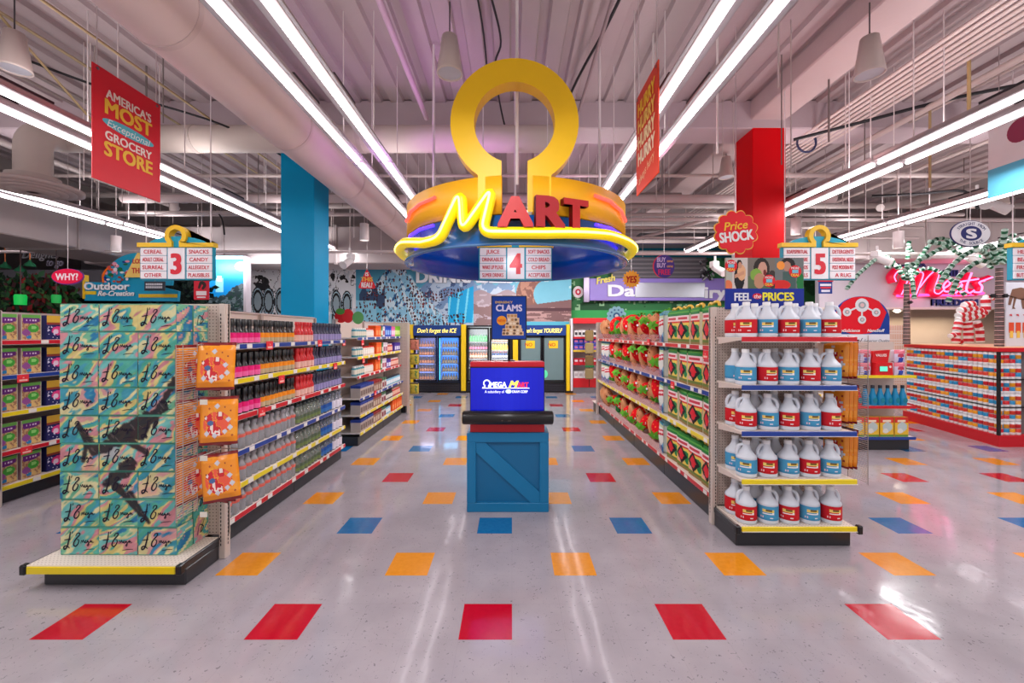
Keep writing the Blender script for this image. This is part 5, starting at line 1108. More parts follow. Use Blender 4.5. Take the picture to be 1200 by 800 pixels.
for di, s in enumerate((-1, 1)):
    for q, z in enumerate(SHZ):
        for j in range(6): BB.put(f"{ORD[j]} brown bottle, {['lowest', 'second lowest', 'middle', 'second highest', 'highest'][q]} shelf, {['violet', 'blue'][di]} lit ice cooler door", 'bottle', (t.location.x+s*w_/4-.2+.078*j+.0, YC+.2, z), 0, 'brown bottles in the ice cooler')
t2, w2, zh2 = cooler('drinks_fridge', 'bright white lit drinks fridge between yellow posts behind the crate', 547, 600, False, (232, 236, 240), top=381)
F2 = [.95, 1.2, 1.45, 1.70]
for z in F2[:]: 
    MB().box((-w2/2+.04, .06, z-.25), (w2/2-.04, .6, z-.21), (240, 244, 246)).build('cooler_shelf', 'plastic', t2)
for s in (-1, 1):
    lamp('fridge_glow', 'AREA', (t2.location.x+s*w2/4, YC+.08, 1.45), 7, (1, 1, 1), shape='RECTANGLE', size=.5, size_y=.8).rotation_euler = (PI/2, 0, 0)
def drink(body, cap, lab):
    def fn():
        r = root('drink_bottle'); MB().lathe([(.034, 0), (.036, .01), (.036, .12), (.016, .165), (.016, .18)], 8, body).build('glass_body', 'plastic', r); MB().lathe([(.018, .178), (.018, .195)], 8, cap).build('cap', 'plastic', r); MB().lathe([(.037, .03), (.037, .09)], 8, lab, cap=False).build('paper_label', 'card', r); return r
    return fn
DK = {'green': Kind(drink((60, 150, 80), (30, 80, 50), (90, 180, 100))), 'pink': Kind(drink((60, 40, 40), (40, 30, 30), (230, 90, 120))), 'tan': Kind(drink((150, 90, 60), (90, 50, 30), (210, 190, 160))), 'yellow': Kind(drink((230, 190, 60), (60, 40, 30), (240, 170, 50))), 'mixed': Kind(drink((40, 60, 110), (200, 40, 40), (230, 226, 220)))}
for di, (s, kinds) in enumerate(((-1, ('mixed', 'tan', 'pink', 'green')), (1, ('tan', 'mixed', 'yellow', 'tan')))):
    for q, z in enumerate(F2):
        for j in range(7):
            kd = kinds[q]
            DK[kd].put(f"{ORD[j]} {kd} drink bottle, {['lowest', 'second', 'third', 'highest'][q]} visible shelf, {['first', 'second'][di]} door of bright fridge", 'bottle', (t2.location.x+s*w2/4-.235+.078*j, YC+.16, z-.209), 0, 'drink bottles in the bright fridge')
t3, w3, zh3 = cooler('frosted_cooler', 'two door foggy cooler with yellow stickers beside the white post', 608, 663, True, (70, 90, 90), "Don't forget YOURSELF", 'acrylic_frost' if 0 else 'plastic', (112, 136, 138), True)
MB().disc(-.33, .62, .12, .14, -.008, (40, 190, 110)).disc(.06, .55, .1, .12, -.008, (70, 170, 130)).build('green_glow', 'soft_glow', t3)
for x0, x1, lb, c in ((480, 484.5, 'yellow post at the outer edge of the ice cooler', (240, 200, 20)), (540.5, 546, 'yellow post between ice cooler and bright fridge', (240, 200, 20)), (601, 607, 'yellow post between bright fridge and foggy cooler', (240, 200, 20)), (663.5, 667.5, 'yellow post between foggy cooler and white post', (240, 200, 20)), (668.5, 671, 'slim white post beside the red drinks shelf', (226, 222, 230))):
    t = thing('post', lb, 'post', (PX((x0+x1)/2), YC+.1, 0)); q = (x1-x0)*k/2
    MB().box((-q, -.15, .06), (q, .1, PZ(380 if x0 < 668 else 373)), c, .008).build('post_body', 'paint', t); MB().box((-q-.005, -.155, 0), (q+.005, .1, .06), (40, 38, 40), .004).build('post_foot', 'plastic', t)
# red shelf past the white post
t = thing('red_shelf', 'red headed shelf unit of small packages behind the strawberry shelves', 'shelving', (PX(671.5), YC, 0)); L = 1.5
MB().box((0, .4, 0), (L, .44, PZ(375)), (206, 196, 196)).build('back_panel', 'paint', t); MB().box((0, -.02, PZ(379)), (L, .42, PZ(372.5)), (210, 24, 34), .006).build('header_panel', 'paint', t); MB().box((0, 0, 0), (L, .4, .16), (120, 112, 116), .004).build('kick_base', 'plastic', t)
RZ = [(.42, RED), (.86, RED), (1.24, (226, 190, 60)), (1.62, RED)]
for z, c in RZ: MB().box((0, 0, z-.03), (L, .4, z), (220, 214, 214)).box((0, -.012, z-.05), (L, 0, z+.01), c).build('shelf', 'paint', t)
MB().box((0, -.01, .16), (L, .01, .4), (200, 20, 30)).build('lower_panel', 'paint', t)
def pack(c1, c2, w_, h_):
    def fn():
        r = root('package'); MB().box((-w_/2, 0, 0), (w_/2, .12, h_), c1, .006).build('pack_body', 'card', r); MB().box((-w_*.35, -.002, h_*.3), (w_*.35, 0, h_*.7), c2).build('front_label', 'card', r); return r
    return fn
PKK = [Kind(pack((226, 220, 220), (50, 46, 50), .1, .2)), Kind(pack((70, 80, 190), (210, 120, 170), .13, .16)), Kind(pack((206, 40, 60), (236, 220, 226), .13, .14)), Kind(pack((230, 226, 226), (190, 180, 180), .13, .2))]
for nm, z, kd, n_, w_, lv in (('black and white', 1.62, 0, 6, .11, 'top shelf'), ('blue pink', 1.42, 1, 5, .14, 'stacked upper row'), ('blue pink', 1.24, 1, 5, .14, 'middle shelf'), ('red', .86, 2, 5, .14, 'third shelf'), ('white', .42, 3, 5, .14, 'lowest shelf')):
    for j in range(n_): PKK[kd].put(f'{ORD[j]} {nm} package from the white post, {lv} of the red unit', 'package', (PX(671.5)+.1+w_*j, YC+.05, z+.001), 0, 'packages on the red unit')
MB
t = thing('hanging_bag_strip', 'strip of olive brown bags hanging beside the red shelf unit', 'bag strip', (PX(689), YC-.25, 0))
for j in range(4): MB().box((-.12, 0, .42+.36*j), (.12, .1, .74+.36*j), ((150, 130, 90), (120, 96, 60), (160, 140, 96), (140, 116, 76))[j], .03).build('bag', 'foil', t)
MB().cyl((0, .05, .2), (0, .05, 1.86), .01, (60, 50, 44), 6).build('strip_rod', 'metal', t); MB().box((-.13, -.003, .76), (.13, .0, .82), (30, 110, 60)).build('band', 'card', t)
# ================================================================== murals and back walls
def mural(name, label, x0, x1, z0, z1, Y, nx, nz, fn, m='card', ang=0, ax=None):
    t = thing(name, label, 'mural', ((x0+x1)/2, Y, 0), ang)
    w_ = x1-x0; MB().box((-w_/2, .004, z0), (w_/2, .05, z1), (120, 120, 130)).build('panel', 'card', t)
    MB().paint(-w_/2, w_/2, z0, z1, nx, nz, fn, 0).build('painting', m, t); return t
def mountain(u, v):                    # frozen peak with a crowd climbing it
    x = u*138; y = (1-v)*70+312        # photo-like metric: x from the panel edge, y down
    img = base(u, (96, 176, 206)); put(img, np.clip((360-y)/60, 0, 1)*.4, (30, 110, 150))
    n = fbm(x*.05, y*.07, 3); ridge = 338-10*np.sin(x*.07)-14*fbm(x*.06, y*0, 8)
    put(img, (y > ridge+4) & (x > 62), np.array((120, 150, 190))); put(img, (y > ridge+4) & (x > 62) & (fbm(x*.12+y*.1, y*.15, 5) > .5), (186, 204, 224)); put(img, (y > ridge+8) & (x > 62) & (fbm(x*.15, y*.2, 15) > .62), (70, 90, 130))
    pk = np.abs(x-46)*1.05+318-5*fbm(x*.3, y*.2, 2)*2; m = (y > pk)
    put(img, m, (150, 206, 232)); put(img, m & (fbm(x*.25-y*.12, y*.12, 4) > .5), (214, 234, 244)); put(img, m & (fbm(x*.3+y*.2, y*.2, 6) > .62), (40, 96, 150))
    put(img, (x < 34) & (y > 346+4*np.sin(x*.5)) & (y < 346+ (34-x)*.2+16) & (x > 4), (54, 76, 110)); put(img, (x < 30) & (y > 362), (120, 196, 224)); put(img, (y > 356+ (x-20)*.02) & (x < 24), (150, 210, 232))
    put(img, (x > 108) & (y > 352-(x-108)*.35) & (y < 378), (30, 170, 226)); put(img, (x > 108) & (y > 352-(x-108)*.35) & (y < 378) & ((x*.7+y*.1) % 7 < 1.6), (120, 220, 246))
    x0_, y0_ = x, y; x = x+6*fbm(x*.09, y*.11, 31)+1.5*vn(x*.6, y*.3, 4); y = y+7*fbm(x*.08, y*.1, 33)
    cell_x, cell_y = np.floor(x/3.1), np.floor(y/3.4); ox, oy = h2(cell_x, cell_y, 1), h2(cell_x, cell_y, 2); d = ((x/3.1-cell_x-.3-.4*ox)/.30)**2+((y/3.4-cell_y-.3-.4*oy)/.42)**2
    crowd = (m & (y > 325) & (h2(cell_x, cell_y, 5) > .55)) | ((y > 354-.12*(x-60)) & (y < 366-.15*(x-60)) & (x > 60) & (x < 128)) | ((y > 372) & (x > 20) & (x < 130) & (h2(cell_x, cell_y, 7) > .35)) | ((np.abs(y-(366-x*.62)) < 5) & (x > 12) & (x < 40))
    x, y = x0_, y0_; put(img, crowd & (d < 1), (58, 30, 44)); put(img, crowd & (d < .25) & (h2(cell_x, cell_y, 9) > .5), (170, 70, 70)); put(img, (y < pk+9) & (y > pk-2) & (np.abs(x-46) < 6) & (fbm(x*.5, y*.5, 3) > .4), (96, 40, 40)); return img
def desert(u, v):                      # dry canyon under a turquoise sky
    x = u*114; y = (1-v)*63+318
    img = base(u, (110, 186, 210)); put(img, np.clip((y-330)/40, 0, 1)*.6, (150, 206, 220)); put(img, (fbm(x*.06, y*.2, 6) > .6) & (y < 350), (190, 220, 226))
    put(img, (y > 334+10*np.abs(np.sin(x*.16+.6))) & (x < 48), (130, 160, 196)); put(img, (y > 334+10*np.abs(np.sin(x*.16+.6))) & (x < 48) & (fbm(x*.2+y*.15, y*.2, 3) > .5), (196, 210, 226))
    put(img, (y > 350-2*np.sin(x*.2)) & (x < 62), (170, 150, 156)); put(img, (y > 360+3*np.sin(x*.13)) & (x < 64), (150, 120, 120)); put(img, (y > 352) & (x < 60) & (fbm(x*.1, y*.4, 9) > .55), (196, 180, 190))
    arch = (np.hypot((x-90)*.7, (y-352)) > 14) & (np.hypot((x-86)*.66, (y-352)) < 24) & (x < 94) & (x > 48) & (y < 366); put(img, arch, (140, 96, 86)); put(img, arch & (fbm(x*.3, y*.3, 4) > .5), (186, 136, 116)); put(img, (np.abs(y-(326+.04*(x-90)**2*.3)) < 4) & (x > 76) & (x < 98), (150, 104, 90))
    put(img, (y > 362-.1*(x-60)) & (x > 56), (130, 96, 96)); put(img, (y > 366-.08*(x-60)) & (x > 56) & (fbm(x*.08, y*.5, 2) > .45), (190, 150, 146)); put(img, (y > 364) & (y < 367) & (x > 56), (90, 60, 66)); put(img, (y > 376) & (x > 56), (96, 190, 214)); put(img, (y < 328) & (x < 40) & (fbm(x*.3, y*.3, 8) > .45), (130, 60, 56)); return img
YM = 12.4; km = YM/F; MX = lambda x: (x-600)*km; MZ = lambda y: CH-(y-390)*km
mural('mountain_mural', 'painted mural of a frozen peak swarming with climbers above the ice cooler', MX(417), MX(555), MZ(383), MZ(300), YM, 276, 150, mountain)
mural('canyon_mural', 'painted mural of a dry canyon under turquoise sky above the foggy cooler', MX(555), MX(669.5), MZ(383), MZ(300), YM, 220, 130, desert)
t = thing('drinks_lettering', 'big white wall letters partly hidden behind the round sign rim', 'lettering', (MX(545), YM-.06, 0)); MB().text('DRINKABLES', 0, MZ(324), 14*km, (232, 236, 244), 0, .05, w=112*km, ext=.065).build('letter', 'paint', t)
def bw(u, v):                          # black and white brush lettering
    x = u*130; y = (1-v)*72
    img = base(u, (226, 228, 232)); put(img, fbm(x*.06, y*.06, 3) > .55, (196, 204, 212))
    a = fbm(x*.11, y*.12, 12); put(img, (a > .60) & (y < 24), (30, 30, 34)); put(img, (np.abs(fbm(x*.08, y*.1, 21)-.5) < .012) & (y < 26), (50, 50, 54))
    for c_ in (10, 22, 36, 48, 88, 104, 118):
        r = ((x-c_)/6.2)**2+((y-33)/11)**2; put(img, (r < 1.25) & (r > .95), (40, 44, 50)); put(img, (r < .8) & (r > .42), (24, 24, 28)); put(img, (r < .95) & (r > .8), (176, 206, 220)); put(img, (r < .42), (150, 170, 180))
    put(img, (y > 42) & ((x % 7) < 2.4) & (vn(np.floor(x/7), y*.05, 4) > .25), (54, 58, 64)); put(img, (y > 42) & ((x % 7) > 5), (170, 206, 220)); return img
dx, dy = MX(417)+7.2, 12.4-11.1; Lb = math.hypot(dx, dy)
t = thing('lettering_mural', 'black and white brush lettering mural behind the turquoise column', 'mural', ((MX(417)-7.2)/2, (12.4+11.1)/2, 0), math.atan2(dy, dx)); MB().box((-Lb/2, .005, 0), (Lb/2, .05, 3.72), (210, 210, 214)).build('panel', 'card', t); MB().paint(-Lb/2, Lb/2, 1.3, 3.72, 220, 120, bw, 0).build('painting', 'card', t)
# soffits
struct(MB().box((-4.9, 12.3, 3.75), (-1, 13.1, 4.6), (140, 130, 130), .02).build('wall_soffit', 'plaster')); 
# dairy wall
mural('green_wall', 'green leafy printed wall behind the dairy board', MX(669.5), MX(1000), .0, MZ(300), YM+.3, 160, 90, lambda u, v: put(put(put(base(u, (52, 120, 70)), fbm(u*26, v*16, 3) > .52, (34, 84, 50)), (fbm(u*60, v*36, 8) > .66), (150, 196, 150)), v < .6, (60, 170, 90)))
t = thing('dairy_board', 'long lilac board with white dairy letters and a silver middle panel', 'sign', (MX(776), YM, 0)); q = lambda x: (x-776)*km
MB().box((q(691), 0, MZ(352)), (q(862), .1, MZ(326)), (146, 124, 206), .01).build('board', 'paint', t); MB().box((q(684), .02, MZ(354)), (q(691), .12, MZ(322)), (130, 120, 140), .01).build('end_bracket', 'metal', t)
MB().box((q(744), -.02, MZ(348.5)), (q(826), .0, MZ(331)), (186, 186, 196), .01).build('silver_panel', 'metal', t)
MB().box((q(700), .1, MZ(348)), (q(850), .34, MZ(334)), (70, 60, 90)).build('wall_mount', 'paint', t)
b = MB().text('Da', q(728), MZ(340), 13.5*km, (240, 240, 248), -.03, .05, w=30*km, ext=.03).text('iry', q(838), MZ(342), 13.5*km, (240, 240, 248), -.03, .05, w=24*km, ext=.03); b.build('lettering', 'paint', t)
b = MB().text('Fresh', q(709), MZ(327), 8*km, (240, 220, 90), -.05, .03, .3, w=22*km, ext=.03, rot=.2); b.build('script_lettering', 'paint', t)
t = thing('shutter_hood', 'dark grey slatted hood above the dairy board', 'hood', (MX(775), YM+.17, 0)); b = MB().box((q(720), 0, MZ(330)), (q(832), .3, MZ(300)), (96, 92, 98), .01)
for j in range(6): b.box((q(722), -.03, MZ(329-5*j)), (q(830), 0, MZ(327-5*j)), (126, 120, 126))
b.build('hood_body', 'paint', t)
struct(MB().box((MX(735), YM+.45, MZ(303)), (MX(900), YM+.5, MZ(287)), (20, 96, 116)).box((MX(735), YM+.4, MZ(282)), (MX(868), YM+.5, MZ(276)), (56, 40, 130)).box((MX(832), YM+.44, MZ(330)), (MX(880), YM+.5, MZ(300)), (16, 104, 120)).build('wall_band', 'plaster'))
t = thing('round_token', 'small round white and red disc on the green wall', 'sign', (MX(679), YM+.25, MZ(341))); MB().prism([(6.2*km*math.cos(a), 7*km*math.sin(a)) for a in np.linspace(0, 2*PI, 30, endpoint=False)], 0, .06, (236, 226, 230)).disc(0, 0, 3.4*km, 3.8*km, -.01, (206, 40, 70)).disc(0, 0, 1.5*km, 1.8*km, -.02, (240, 226, 230)).build('disc', 'card', t)
t = thing('flower_cutout', 'pale blue scalloped flower cut-out above the strawberry shelves', 'ornament', P(722.5, 370, 8.5)); kk = 8.5/F
MB().prism([(p[0], p[1]) for p in scallop(10*kk, 12, 1.6*kk)], 0, .01, (150, 206, 226)).build('petal_board', 'card', t); MB().disc(0, 0, 4*kk, 4*kk, -.004, (60, 110, 160)).disc(0, 0, 2*kk, 2*kk, -.008, (220, 236, 240)).build('centre_print', 'card', t)
for j in range(10): a = 2*PI*j/10; MB().disc(7.2*kk*math.cos(a), 7.2*kk*math.sin(a), 1.1*kk, 1.1*kk, -.004, (70, 120, 170), 10).build('dot', 'card', t) if j < 6 else None
MB().cyl((0, .006, 1.97-t.location.z), (0, .006, -8*kk), .01, (90, 90, 96), 6).build('stick', 'metal', t)
t = thing('dark_sculpture', 'black and silver spiky sculpture standing on the dairy board end', 'sculpture', (MX(826), YM-.1, MZ(329)))
random.seed(4); b = MB()
for j in range(26):
    a = Vector((random.uniform(-.22, .22), random.uniform(-.05, .05), random.uniform(.05, .6))); b.tube([a, a+Vector((random.uniform(-.12, .12), 0, random.uniform(-.15, .12)))], [.035, .012], random.choice(((24, 24, 28), (60, 60, 66), (150, 150, 156))), 5)
b.cyl((-.1, 0, 0), (-.02, 0, .3), .03, (30, 30, 34), 6).cyl((.12, 0, 0), (.04, 0, .3), .03, (30, 30, 34), 6); b.build('figure_body', 'plastic', t)
# ================================================================== meats wall
YW = 10.4; kw = YW/F; WX = lambda x: (x-600)*kw; WZ = lambda y: CH-(y-390)*kw
b = MB().box((WX(960), YW, WZ(361)), (13.9, YW+.15, WZ(296)), (206, 196, 206), .01); struct(b.build('wall_meats', 'plaster'))
struct(MB().box((WX(960), YW-.02, WZ(362.5)), (13.9, YW+.02, WZ(360)), (226, 214, 206)).build('trim_1', 'paint'))
struct(MB().box((WX(1040), YW+1.2, 0), (13.9, YW+1.3, WZ(358)), (214, 192, 170)).box((WX(960), YW, 0), (WX(1042), YW+.15, WZ(361)), (190, 176, 180)).build('wall_recess', 'plaster'))
t = thing('recess_tile', 'small peach tiled wall patch beside the first tin palm trunk', 'wall tile', (WX(1052), YW-.02, 0)); MB().paint(-.38, .2, .0, WZ(381), 26, 60, lambda u, v: put(base(u, (226, 176, 140)), ((u*13) % 1 < .3) | ((v*26) % 1 < .3), (240, 222, 206))).build('tile_panel', 'card', t); MB().box((-.4, -.01, WZ(381)), (.22, .02, WZ(380))).build('x') if 0 else None
lamp('recess_glow', 'AREA', (WX(1110), YW+.6, 2.2), 30, (1, .86, .7), shape='RECTANGLE', size=3, size_y=.5)
for x, lb in ((1073, 'recessed spot lamp in the meat counter niche beside the first palm'), ): 
    t = thing('recessed_lamp', lb, 'lamp', (WX(x), YW+.5, WZ(362)-.02)); MB().disc(0, 0, .1, .05, 0, (255, 240, 220)).lathe([(.11, 0), (.001, 0)], 16, (255, 240, 220), cap=False).build('lens', 'neon', t)
def wall_text(nm, lb, s, x, y, h, w_, col, m='paint', shear=0, rot=0):
    t = thing(nm, lb, 'lettering', (WX(x), YW-.05, WZ(y))); MB().text(s, 0, 0, h*kw, col, 0, .04, shear, ext=.04, w=w_*kw, rot=rot).build('letter', m, t); return t
NAVY = (44, 60, 124)
wall_text('wiper_lettering', 'navy wall letters above the pink neon, first word', 'WIFER', 1065, 308.5, 8.5, 36, NAVY); wall_text('family_lettering', 'navy word family over the end of the pink neon', 'FAMILY', 1111, 320, 7.5, 44, NAVY); wall_text('freedom_lettering', 'navy word freedom below the pink neon', 'FREEDOM', 1117, 354, 7.5, 53, NAVY)
t = thing('meats_neon', 'pink red neon script reading meats on the grey wall', 'neon sign', (WX(1095), YW-.12, 0))
G_ = lambda pts: [((x-1095)*kw, 0, WZ(y)) for x, y in pts]
strokes = [[(1041, 331), (1039, 325), (1044, 319), (1053, 318), (1056, 323), (1052, 335), (1047, 346)], [(1052, 339), (1062, 326), (1068, 320), (1072, 323), (1068, 335), (1064, 346)], [(1068, 338), (1078, 325), (1086, 319), (1090, 323), (1086, 336), (1085, 343), (1090, 345), (1096, 340)], [(1096, 339), (1103, 334), (1101, 330), (1096, 335), (1097, 342), (1105, 342)], [(1116, 332), (1109, 333), (1106, 340), (1110, 344), (1117, 334), (1115, 343), (1121, 342)], [(1128, 321), (1122, 338), (1125, 344), (1131, 341)], [(1116, 331), (1136, 328)], [(1143, 330), (1137, 332), (1140, 337), (1138, 343), (1131, 343)], [(1152, 326), (1138, 331)]]
for i, s in enumerate(strokes):
    MB().tube(catmull(G_(s), 6), .10 if i < 3 else .07, (226, 10, 60), 8).build('letter_stroke', 'channel_glow', t)
    MB().tube([p+Vector((0, -.085, 0)) for p in catmull(G_(s), 6)], .02, (255, 110, 170), 6).build('neon_tube', 'neon', t)
MB().tube(catmull(G_([(1046, 347), (1080, 346), (1120, 346), (1146, 344)]), 5), .035, (255, 60, 130), 6).build('neon_tube', 'neon', t)
lamp('neon_glow', 'POINT', (WX(1090), YW-.9, WZ(332)), 14, (1, .35, .6), shadow_soft_size=.4)
struct(MB().box((WX(1040), YW-.35, WZ(292)), (WX(1064), YW-.2, WZ(283)), (46, 44, 48)).build('wall_vent', 'plaster'))
# ------------------------------------------------------------------ third run and its end display
shelf_unit('shelf_unit', 'shelf unit of the third run behind the molecule sign', (5.46, 7.66, 0), PI, 1.22, RV, RRL, H=1.9, group='third run shelf units'); 
t = thing('endcap_shelves', 'end display with red, yellow and blue rails holding blue bottles and yellow boxes', 'shelving', (5.48, 6.0, 0))
MB().box((-.46, .05, 0), (.44, .36, .16), KICK, .006).build('kick_base', 'plastic', t); MB().box((-.47, .33, .16), (.47, .36, 1.6), CREAM).build('back_panel', 'paint', t)
for z, c in ((.20, BLUE), (.66, RED), (1.11, YEL)):
    MB().box((-.48, 0, z-.02), (.48, .36, z), (220, 206, 196), .002).box((-.48, -.01, z-.035), (.48, .0, z+.006), c).build('shelf', 'paint', t)
def ybox():
    r = root('detergent_box')
    def art(u, v): return put(put(put(put(put(base(u, (236, 190, 60)), v > .7, (216, 60, 44)), (abs(v-.8) < .06) & (u > .2) & (u < .8), (246, 226, 200)), ell(u, v, .55, .5, .36, .24), (190, 206, 206)), ell(u, v, .4, .3, .22, .12), (226, 226, 220)), v < .12, (110, 150, 60))
    MB().box((-.1, .001, 0), (.1, .08, .29), (220, 170, 60), .002).paint(-.1, .1, 0, .29, 20, 28, art, 0).build('carton_box', 'card', r); return r
YB = Kind(ybox)
for j in range(4): YB.put(f'{ORD[j]} yellow detergent box on the blue rail of the end display', 'box', (5.13+.218*j, 6.03, .2), 0, 'yellow detergent boxes')
def bbot(c):
    def fn():
        r = root('cleaner_bottle'); MB().lathe([(.045, 0), (.05, .01), (.05, .12), (.04, .16), (.024, .22), (.022, .26)], 14, c).build('bottle_body', 'plastic', r); MB().lathe([(.024, .255), (.024, .295), (.02, .3)], 12, (30, 36, 50)).build('cap', 'plastic', r)
        MB().disc(0, .08, .03, .04, -.052, (30, 130, 150), 14).build('front_label', 'card', r); return r
    return fn
BT, RT = Kind(bbot((20, 140, 190))), Kind(bbot((206, 40, 56)))
for j in range(2): RT.put(f'{ORD[j]} red cleaner bottle beside the blue ones', 'bottle', (5.06+.11*j, 6.08, .66), 0, 'red cleaner bottles')
for j in range(6): BT.put(f'{ORD[j]} blue cleaner bottle from the red ones on the end display', 'bottle', (5.285+.112*j, 6.08, .66), 0, 'blue cleaner bottles')
def ppack():
    r = root('soft_pack'); bl = lambda u, v: -.03*np.sqrt(np.clip(16*u*(1-u)*v*(1-v), 0, 1)); b = MB().box((-.08, .0, 0), (.08, .08, .19), (214, 206, 220), .02).paint(-.08, .08, 0, .19, 14, 16, lambda u, v: put(put(put(base(u, (206, 200, 226)), v > .7, (226, 120, 140)), ell(u, v, .5, .55, .3, .15), (190, 60, 90)), (v < .35) & (abs(u-.5) < .22), (40, 70, 180)), 0, bl, True); b.build('pouch', 'foil', r); return r
PP = Kind(ppack)
for j, x in enumerate((5.1, 5.27, 5.78)): 
    for r_i in range(2): PP.put(f"{ORD[j]} lilac pink soft pack on the yellow rail, {['lower', 'upper'][r_i]} layer", 'package', (x, 6.06, 1.11+.19*r_i), 0, 'lilac soft packs')
t = thing('price_scanner', 'red tabletop price scanner with green screen beside lilac packs', 'scanner', (5.50, 6.0, 1.11))
b = MB().prism([(-.13, 0), (.13, 0), (.12, .19), (-.12, .19)], .0, .2, (214, 26, 32)); b.build('scanner_body', 'plastic', t); MB().box((-.075, -.006, .06), (.045, .0, .14), (40, 60, 60), .002).box((-.07, -.009, .065), (.04, -.004, .135), (90, 200, 170)).build('display_screen', 'soft_glow', t); MB().disc(.085, .13, .018, .018, -.004, (240, 220, 220), 14).build('button', 'plastic', t); MB().prism([(-.14, .19), (.1, .19), (.13, .38), (-.11, .36)], .05, .1, (206, 24, 30)).text('VALUES', -.005, .3, .04, (246, 226, 220), .045, .03, w=.16).build('hood_panel', 'plastic', t)
# molecule sign
Yq = 6.36; kq = Yq/F; q = lambda x: (x-1009.5)*kq; qz = lambda y: CH-(y-390)*kq
t = thing('molecule_sign', 'arched red, blue and white sign with linked molecule circles behind the scanner', 'sign', ((1009.5-600)*kq, Yq, 0))
arch = [(q(976.5), 1.1), (q(1042.5), 1.1), (q(1042.5), qz(375))]+[(q(1009.5+33*math.cos(a)), qz(375)+28*kq*math.sin(a)) for a in np.linspace(0, PI, 24)][1:]
MB().prism(arch, 0, .02, (22, 60, 150)).build('board', 'card', t)
MB().box((q(976.5), -.004, 1.1), (q(1042.5), 0, qz(391.5)), (226, 228, 234)).build('white_field', 'card', t)
b = MB(); lens = [(q(x), qz(y)) for x, y in ((976.5, 381), (985, 387), (997, 391), (1009, 391.5), (1020, 390), (1031, 384), (1038.5, 366), (1030, 353), (1020, 348.5), (1009.5, 347.3), (998, 348.5), (988, 354), (979, 366))]
b.flat(lens, -.006, (222, 14, 36)); b.build('red_field', 'card', t)
b = MB(); W = (222, 226, 230)
for x, y, r_ in ((1009.5, 357.5, 8), (992, 365.5, 5), (1026, 366, 5), (1009.5, 374.5, 4.8)): b.disc(q(x), qz(y), r_*kq, r_*kq, -.011, W).disc(q(x), qz(y), r_*.55*kq, r_*.5*kq, -.014, (150, 166, 170)).disc(q(x), qz(y), r_*.3*kq, r_*.3*kq, -.016, (226, 190, 190))
for (x0, y0), (x1, y1) in (((1009.5, 357.5), (992, 365.5)), ((1009.5, 357.5), (1026, 366)), ((1009.5, 357.5), (1009.5, 374.5))): b.stroke([(q(x0), qz(y0)), (q(x1), qz(y1))], 2*kq, W, -.009, smooth=False)
b.build('molecule_print', 'card', t)
b = MB().text('NotSoScience', q(994), qz(387), 3.4*kq, WHITE, -.009, .03, .2, w=26*kq).text('NanoStuff', q(1026), qz(387), 3.4*kq, WHITE, -.009, .03, .2, w=20*kq); b.disc(q(1012), qz(387), 2.4*kq, 2.2*kq, -.009, (214, 30, 50))
for j, s in enumerate(('Superior Quality', 'Satisfying', 'SAFE')): b.text(s, q(1012), qz(399+7*j), 3.4*kq, (40, 40, 50), -.009, .012, .25, align=-1, maxw=30*kq).stroke([(q(1006), qz(398+7*j)), (q(1007.5), qz(400.5+7*j)), (q(1010), qz(396+7*j))], .8*kq, (40, 40, 50), -.009, smooth=False)
b.build('lettering', 'card', t)
# ================================================================== tin can counter
A = Vector((7.457, 6.227)); Bp = Vector((7.95, 8.2)); dv = (Bp-A); Ls = dv.length; ang = math.atan2(dv.y, dv.x)
t = thing('can_counter', 'red based counter with peach top walled with small colourful cans', 'counter', (A.x, A.y, 0))
pl = [(0, 0), (dv.x, dv.y), (dv.x+3.2, dv.y), (3.2, 0)]
def slab(z0, z1, col, g_=0):
    q_ = [(-g_, -g_), (dv.x-g_, dv.y+g_), (3.2+dv.x, dv.y+g_), (3.2, -g_)]
    vs = [(x, y, z0) for x, y in q_]+[(x, y, z1) for x, y in q_]; return MB().add(vs, [(3, 2, 1, 0), (4, 5, 6, 7)]+[(i, i+4, (i+1) % 4+4, (i+1) % 4)[::-1] for i in range(4)], col)
slab(0, .17, (206, 16, 34), .03).build('plinth', 'paint', t); slab(.17, 1.45, (120, 110, 112), -.09).build('counter_core', 'paint', t); slab(1.452, 1.51, (206, 20, 36), .02).build('edge_band', 'paint', t); slab(1.51, 1.522, (226, 178, 136), -.02).build('top_board', 'paint', t)
for z in (.592, 1.02): slab(z, z+.012, (60, 62, 66), .0).build('divider', 'metal', t)
MB().box((-.015, -.02, .17), (.015, .015, 1.452), (30, 30, 34)).build('corner_strip', 'plastic', t)
CANC = [(206, 30, 44), (40, 140, 190), (234, 156, 30), (216, 60, 40)]
def tin(c):
    def fn():
        b = MB(); r_ = .0445; b.lathe([(r_*.93, 0, (216, 212, 214)), (r_, .006, (240, 238, 240)), (r_, .040, c), (r_, .097, (190, 188, 192)), (r_*.93, .1, (200, 198, 202)), (r_*.001, .099)], 12, (220, 220, 222), cap=True); return b.build('tin_can', 'plastic')
    return fn
TN = [Kind(tin(c)) for c in CANC]
nside = 21
SROW = 'bottom second third fourth fifth sixth seventh eighth ninth tenth eleventh top'.split()
